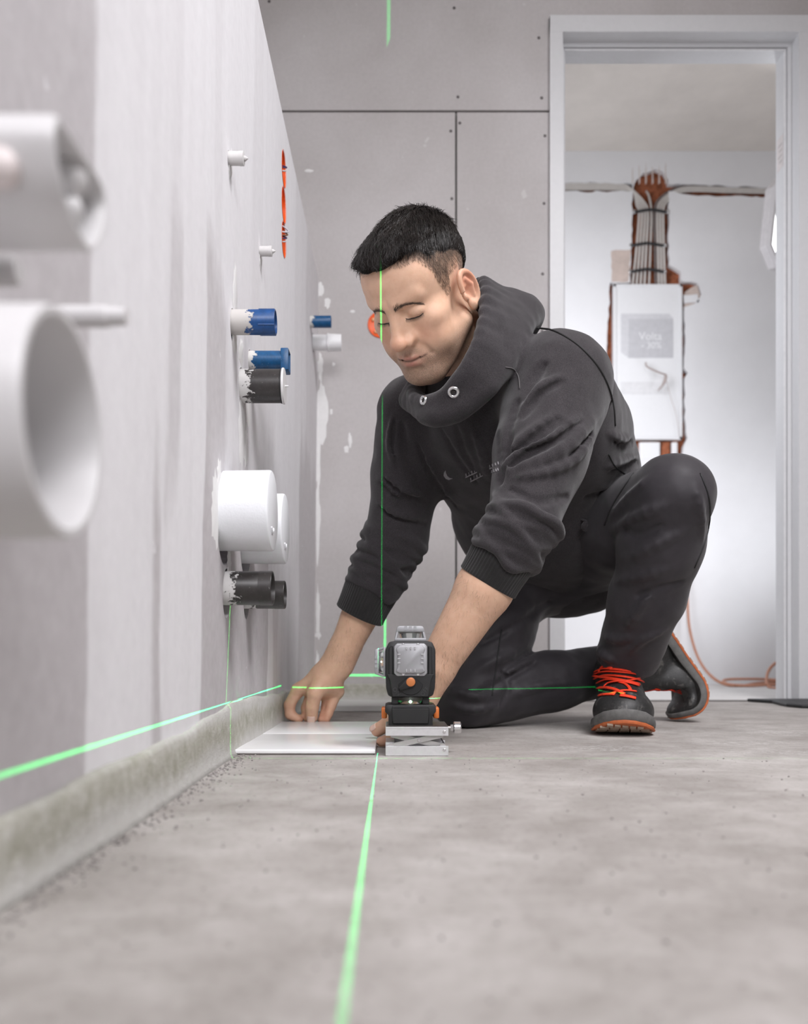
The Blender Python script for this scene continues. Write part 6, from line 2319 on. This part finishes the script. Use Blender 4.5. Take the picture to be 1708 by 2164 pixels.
def on_head(q):
    w = from_head(np.asarray(q, np.float32))
    for _ in range(6):
        w = w - normal_at(sd_head, w, .0015) * (sd_head(w))[:, None]
    return w


def brow(side):
    n = 260
    t = RNG.uniform(0, 1, n) ** 1.25
    x = side * (.009 + .039 * t)
    z = np.interp(t, [0, .35, .7, 1], [.0330, .0365, .0345, .0240]) + RNG.normal(0, 1, n) * .0019 * np.interp(t, [0, .3, 1], [1.3, 1, .55])
    y = np.interp(t, [0, .5, 1], [.096, .089, .073])
    w = on_head(np.stack([x, y, z], 1)); nr = normal_at(sd_head, w, .0015)
    d = np.stack([side * (.55 + .5 * t), -.25 * t, np.interp(t, [0, .4, 1], [.70, .10, -.45])], 1) @ H_R.T
    d = d - np.einsum('ij,ij->i', d, nr)[:, None] * nr; d /= np.linalg.norm(d, axis=1)[:, None]
    Ls = RNG.uniform(.004, .0075, n).astype(np.float32)
    o = strands('eyebrow', w.astype(np.float32), d.astype(np.float32), Ls, np.full(n, .00020, np.float32), nr.astype(np.float32), Ls * .2, M_BROW, PERSON, 3)
    o.parent = PERSON; o.matrix_parent_inverse = Matrix.Translation(-PERSON.location)
    return o


def lashes(side):
    t = np.linspace(0, 1, 13)
    x = side * np.interp(t, [0, .5, 1], [.0165, .031, .0470]); z = np.interp(t, [0, .25, .5, .75, 1], [.0122, .0088, .0074, .0082, .0112])
    y = np.interp(t, [0, .5, 1], [.087, .088, .078])
    w = on_head(np.stack([x, y, z], 1)); nr = normal_at(sd_head, w, .0015)
    b_ = BM(); add_tube(b_, [Vector(a) for a in w + nr * .0002], [.0004 + .0006 * math.sin(PI * a) for a in t], 6)
    o = obj('eyelash_line', b_, M_HAIR, PERSON, True)
    n = 46
    ti = np.linspace(.05, .98, n)
    w2 = np.stack([np.interp(ti, t, w[:, k]) for k in range(3)], 1); n2 = np.stack([np.interp(ti, t, nr[:, k]) for k in range(3)], 1)
    d = (np.stack([side * (ti - .4) * .9, np.full(n, .75), np.full(n, -.75)], 1) @ H_R.T); d /= np.linalg.norm(d, axis=1)[:, None]
    ls = strands('lashes', w2.astype(np.float32), d.astype(np.float32), np.full(n, .0062, np.float32), np.full(n, .0002, np.float32), n2.astype(np.float32), np.full(n, .001, np.float32), M_HAIR, o, 3)
    return o


for s in (1, -1):
    brow(s); lashes(s)

# fine hair on the bare forearms
for (e, w, t0, n) in ((EL_L, WR_L, CUFF_L1, 1100), (EL_R, WR_R, CUFF_R1, 500)):
    ax_ = (w - e); tt = ((fv - e) @ ax_) / float(ax_ @ ax_)
    dist = np.linalg.norm(fv - e - tt[:, None] * ax_, axis=1)
    cnd = np.nonzero((tt > t0 + .02) & (tt < .97) & (dist < .055))[0]
    cnd = RNG.choice(cnd, min(n, len(cnd)), replace=True)
    sp = fv[cnd] + RNG.normal(0, .0012, (len(cnd), 3)).astype(np.float32)
    an_ = fv[cnd] - e - tt[cnd][:, None] * ax_; an_ /= np.linalg.norm(an_, axis=1)[:, None]
    dd_ = ax_ / np.linalg.norm(ax_) + np.cross(an_, ax_ / np.linalg.norm(ax_)) * .5 + RNG.normal(0, .35, (len(cnd), 3)) + an_ * .25
    dd_ /= np.linalg.norm(dd_, axis=1)[:, None]
    Lh = RNG.uniform(.006, .013, len(cnd)).astype(np.float32)
    ah = strands('arm_hair', sp.astype(np.float32), dd_.astype(np.float32), Lh, np.full(len(cnd), .00009, np.float32), an_.astype(np.float32), Lh * .2, M_BROW, BODY, 2)
    ah['kind'] = 'stuff'

# thumb nail
def nail(h, f, toward, w, l, r, big=1.0):
    tip, pre = h[f][3], h[f][2]
    ax = tip - pre; ax = ax / np.linalg.norm(ax)
    tw = np.asarray(toward, np.float32); tw = tw - (tw @ ax) * ax; tw /= np.linalg.norm(tw)
    sd = np.cross(ax, tw)
    b_ = BM(); G = []
    for i in range(7):
        row = []
        for j in range(7):
            a = (i / 6 - .5) * 1.5; t = j / 6
            k = 1 - .18 * (2 * t - 1) ** 4
            p = tip + ax * (l * (t - .45)) + (tw * math.cos(a * k) * (r + .0006) + sd * math.sin(a * k) * (r + .0004)) * big
            row.append(b_.verts.new(p))
        G.append(row)
    for i in range(6):
        for j in range(6): b_.faces.new((G[i][j], G[i + 1][j], G[i + 1][j + 1], G[i][j + 1]))
    o = obj('fingernail', b_, simple('nail', (.74, .52, .44), .3, var=.03), None, True)
    md = o.modifiers.new('s', 'SOLIDIFY'); md.thickness = .0007; md.offset = 0
    o.parent = BODY
    return o
nail(RH, 'thb', (0, -1, .25), .012, .014, .0112, 1.08)
nail(LH, 'thb', (-.2, -.6, .8), .012, .013, .0112)
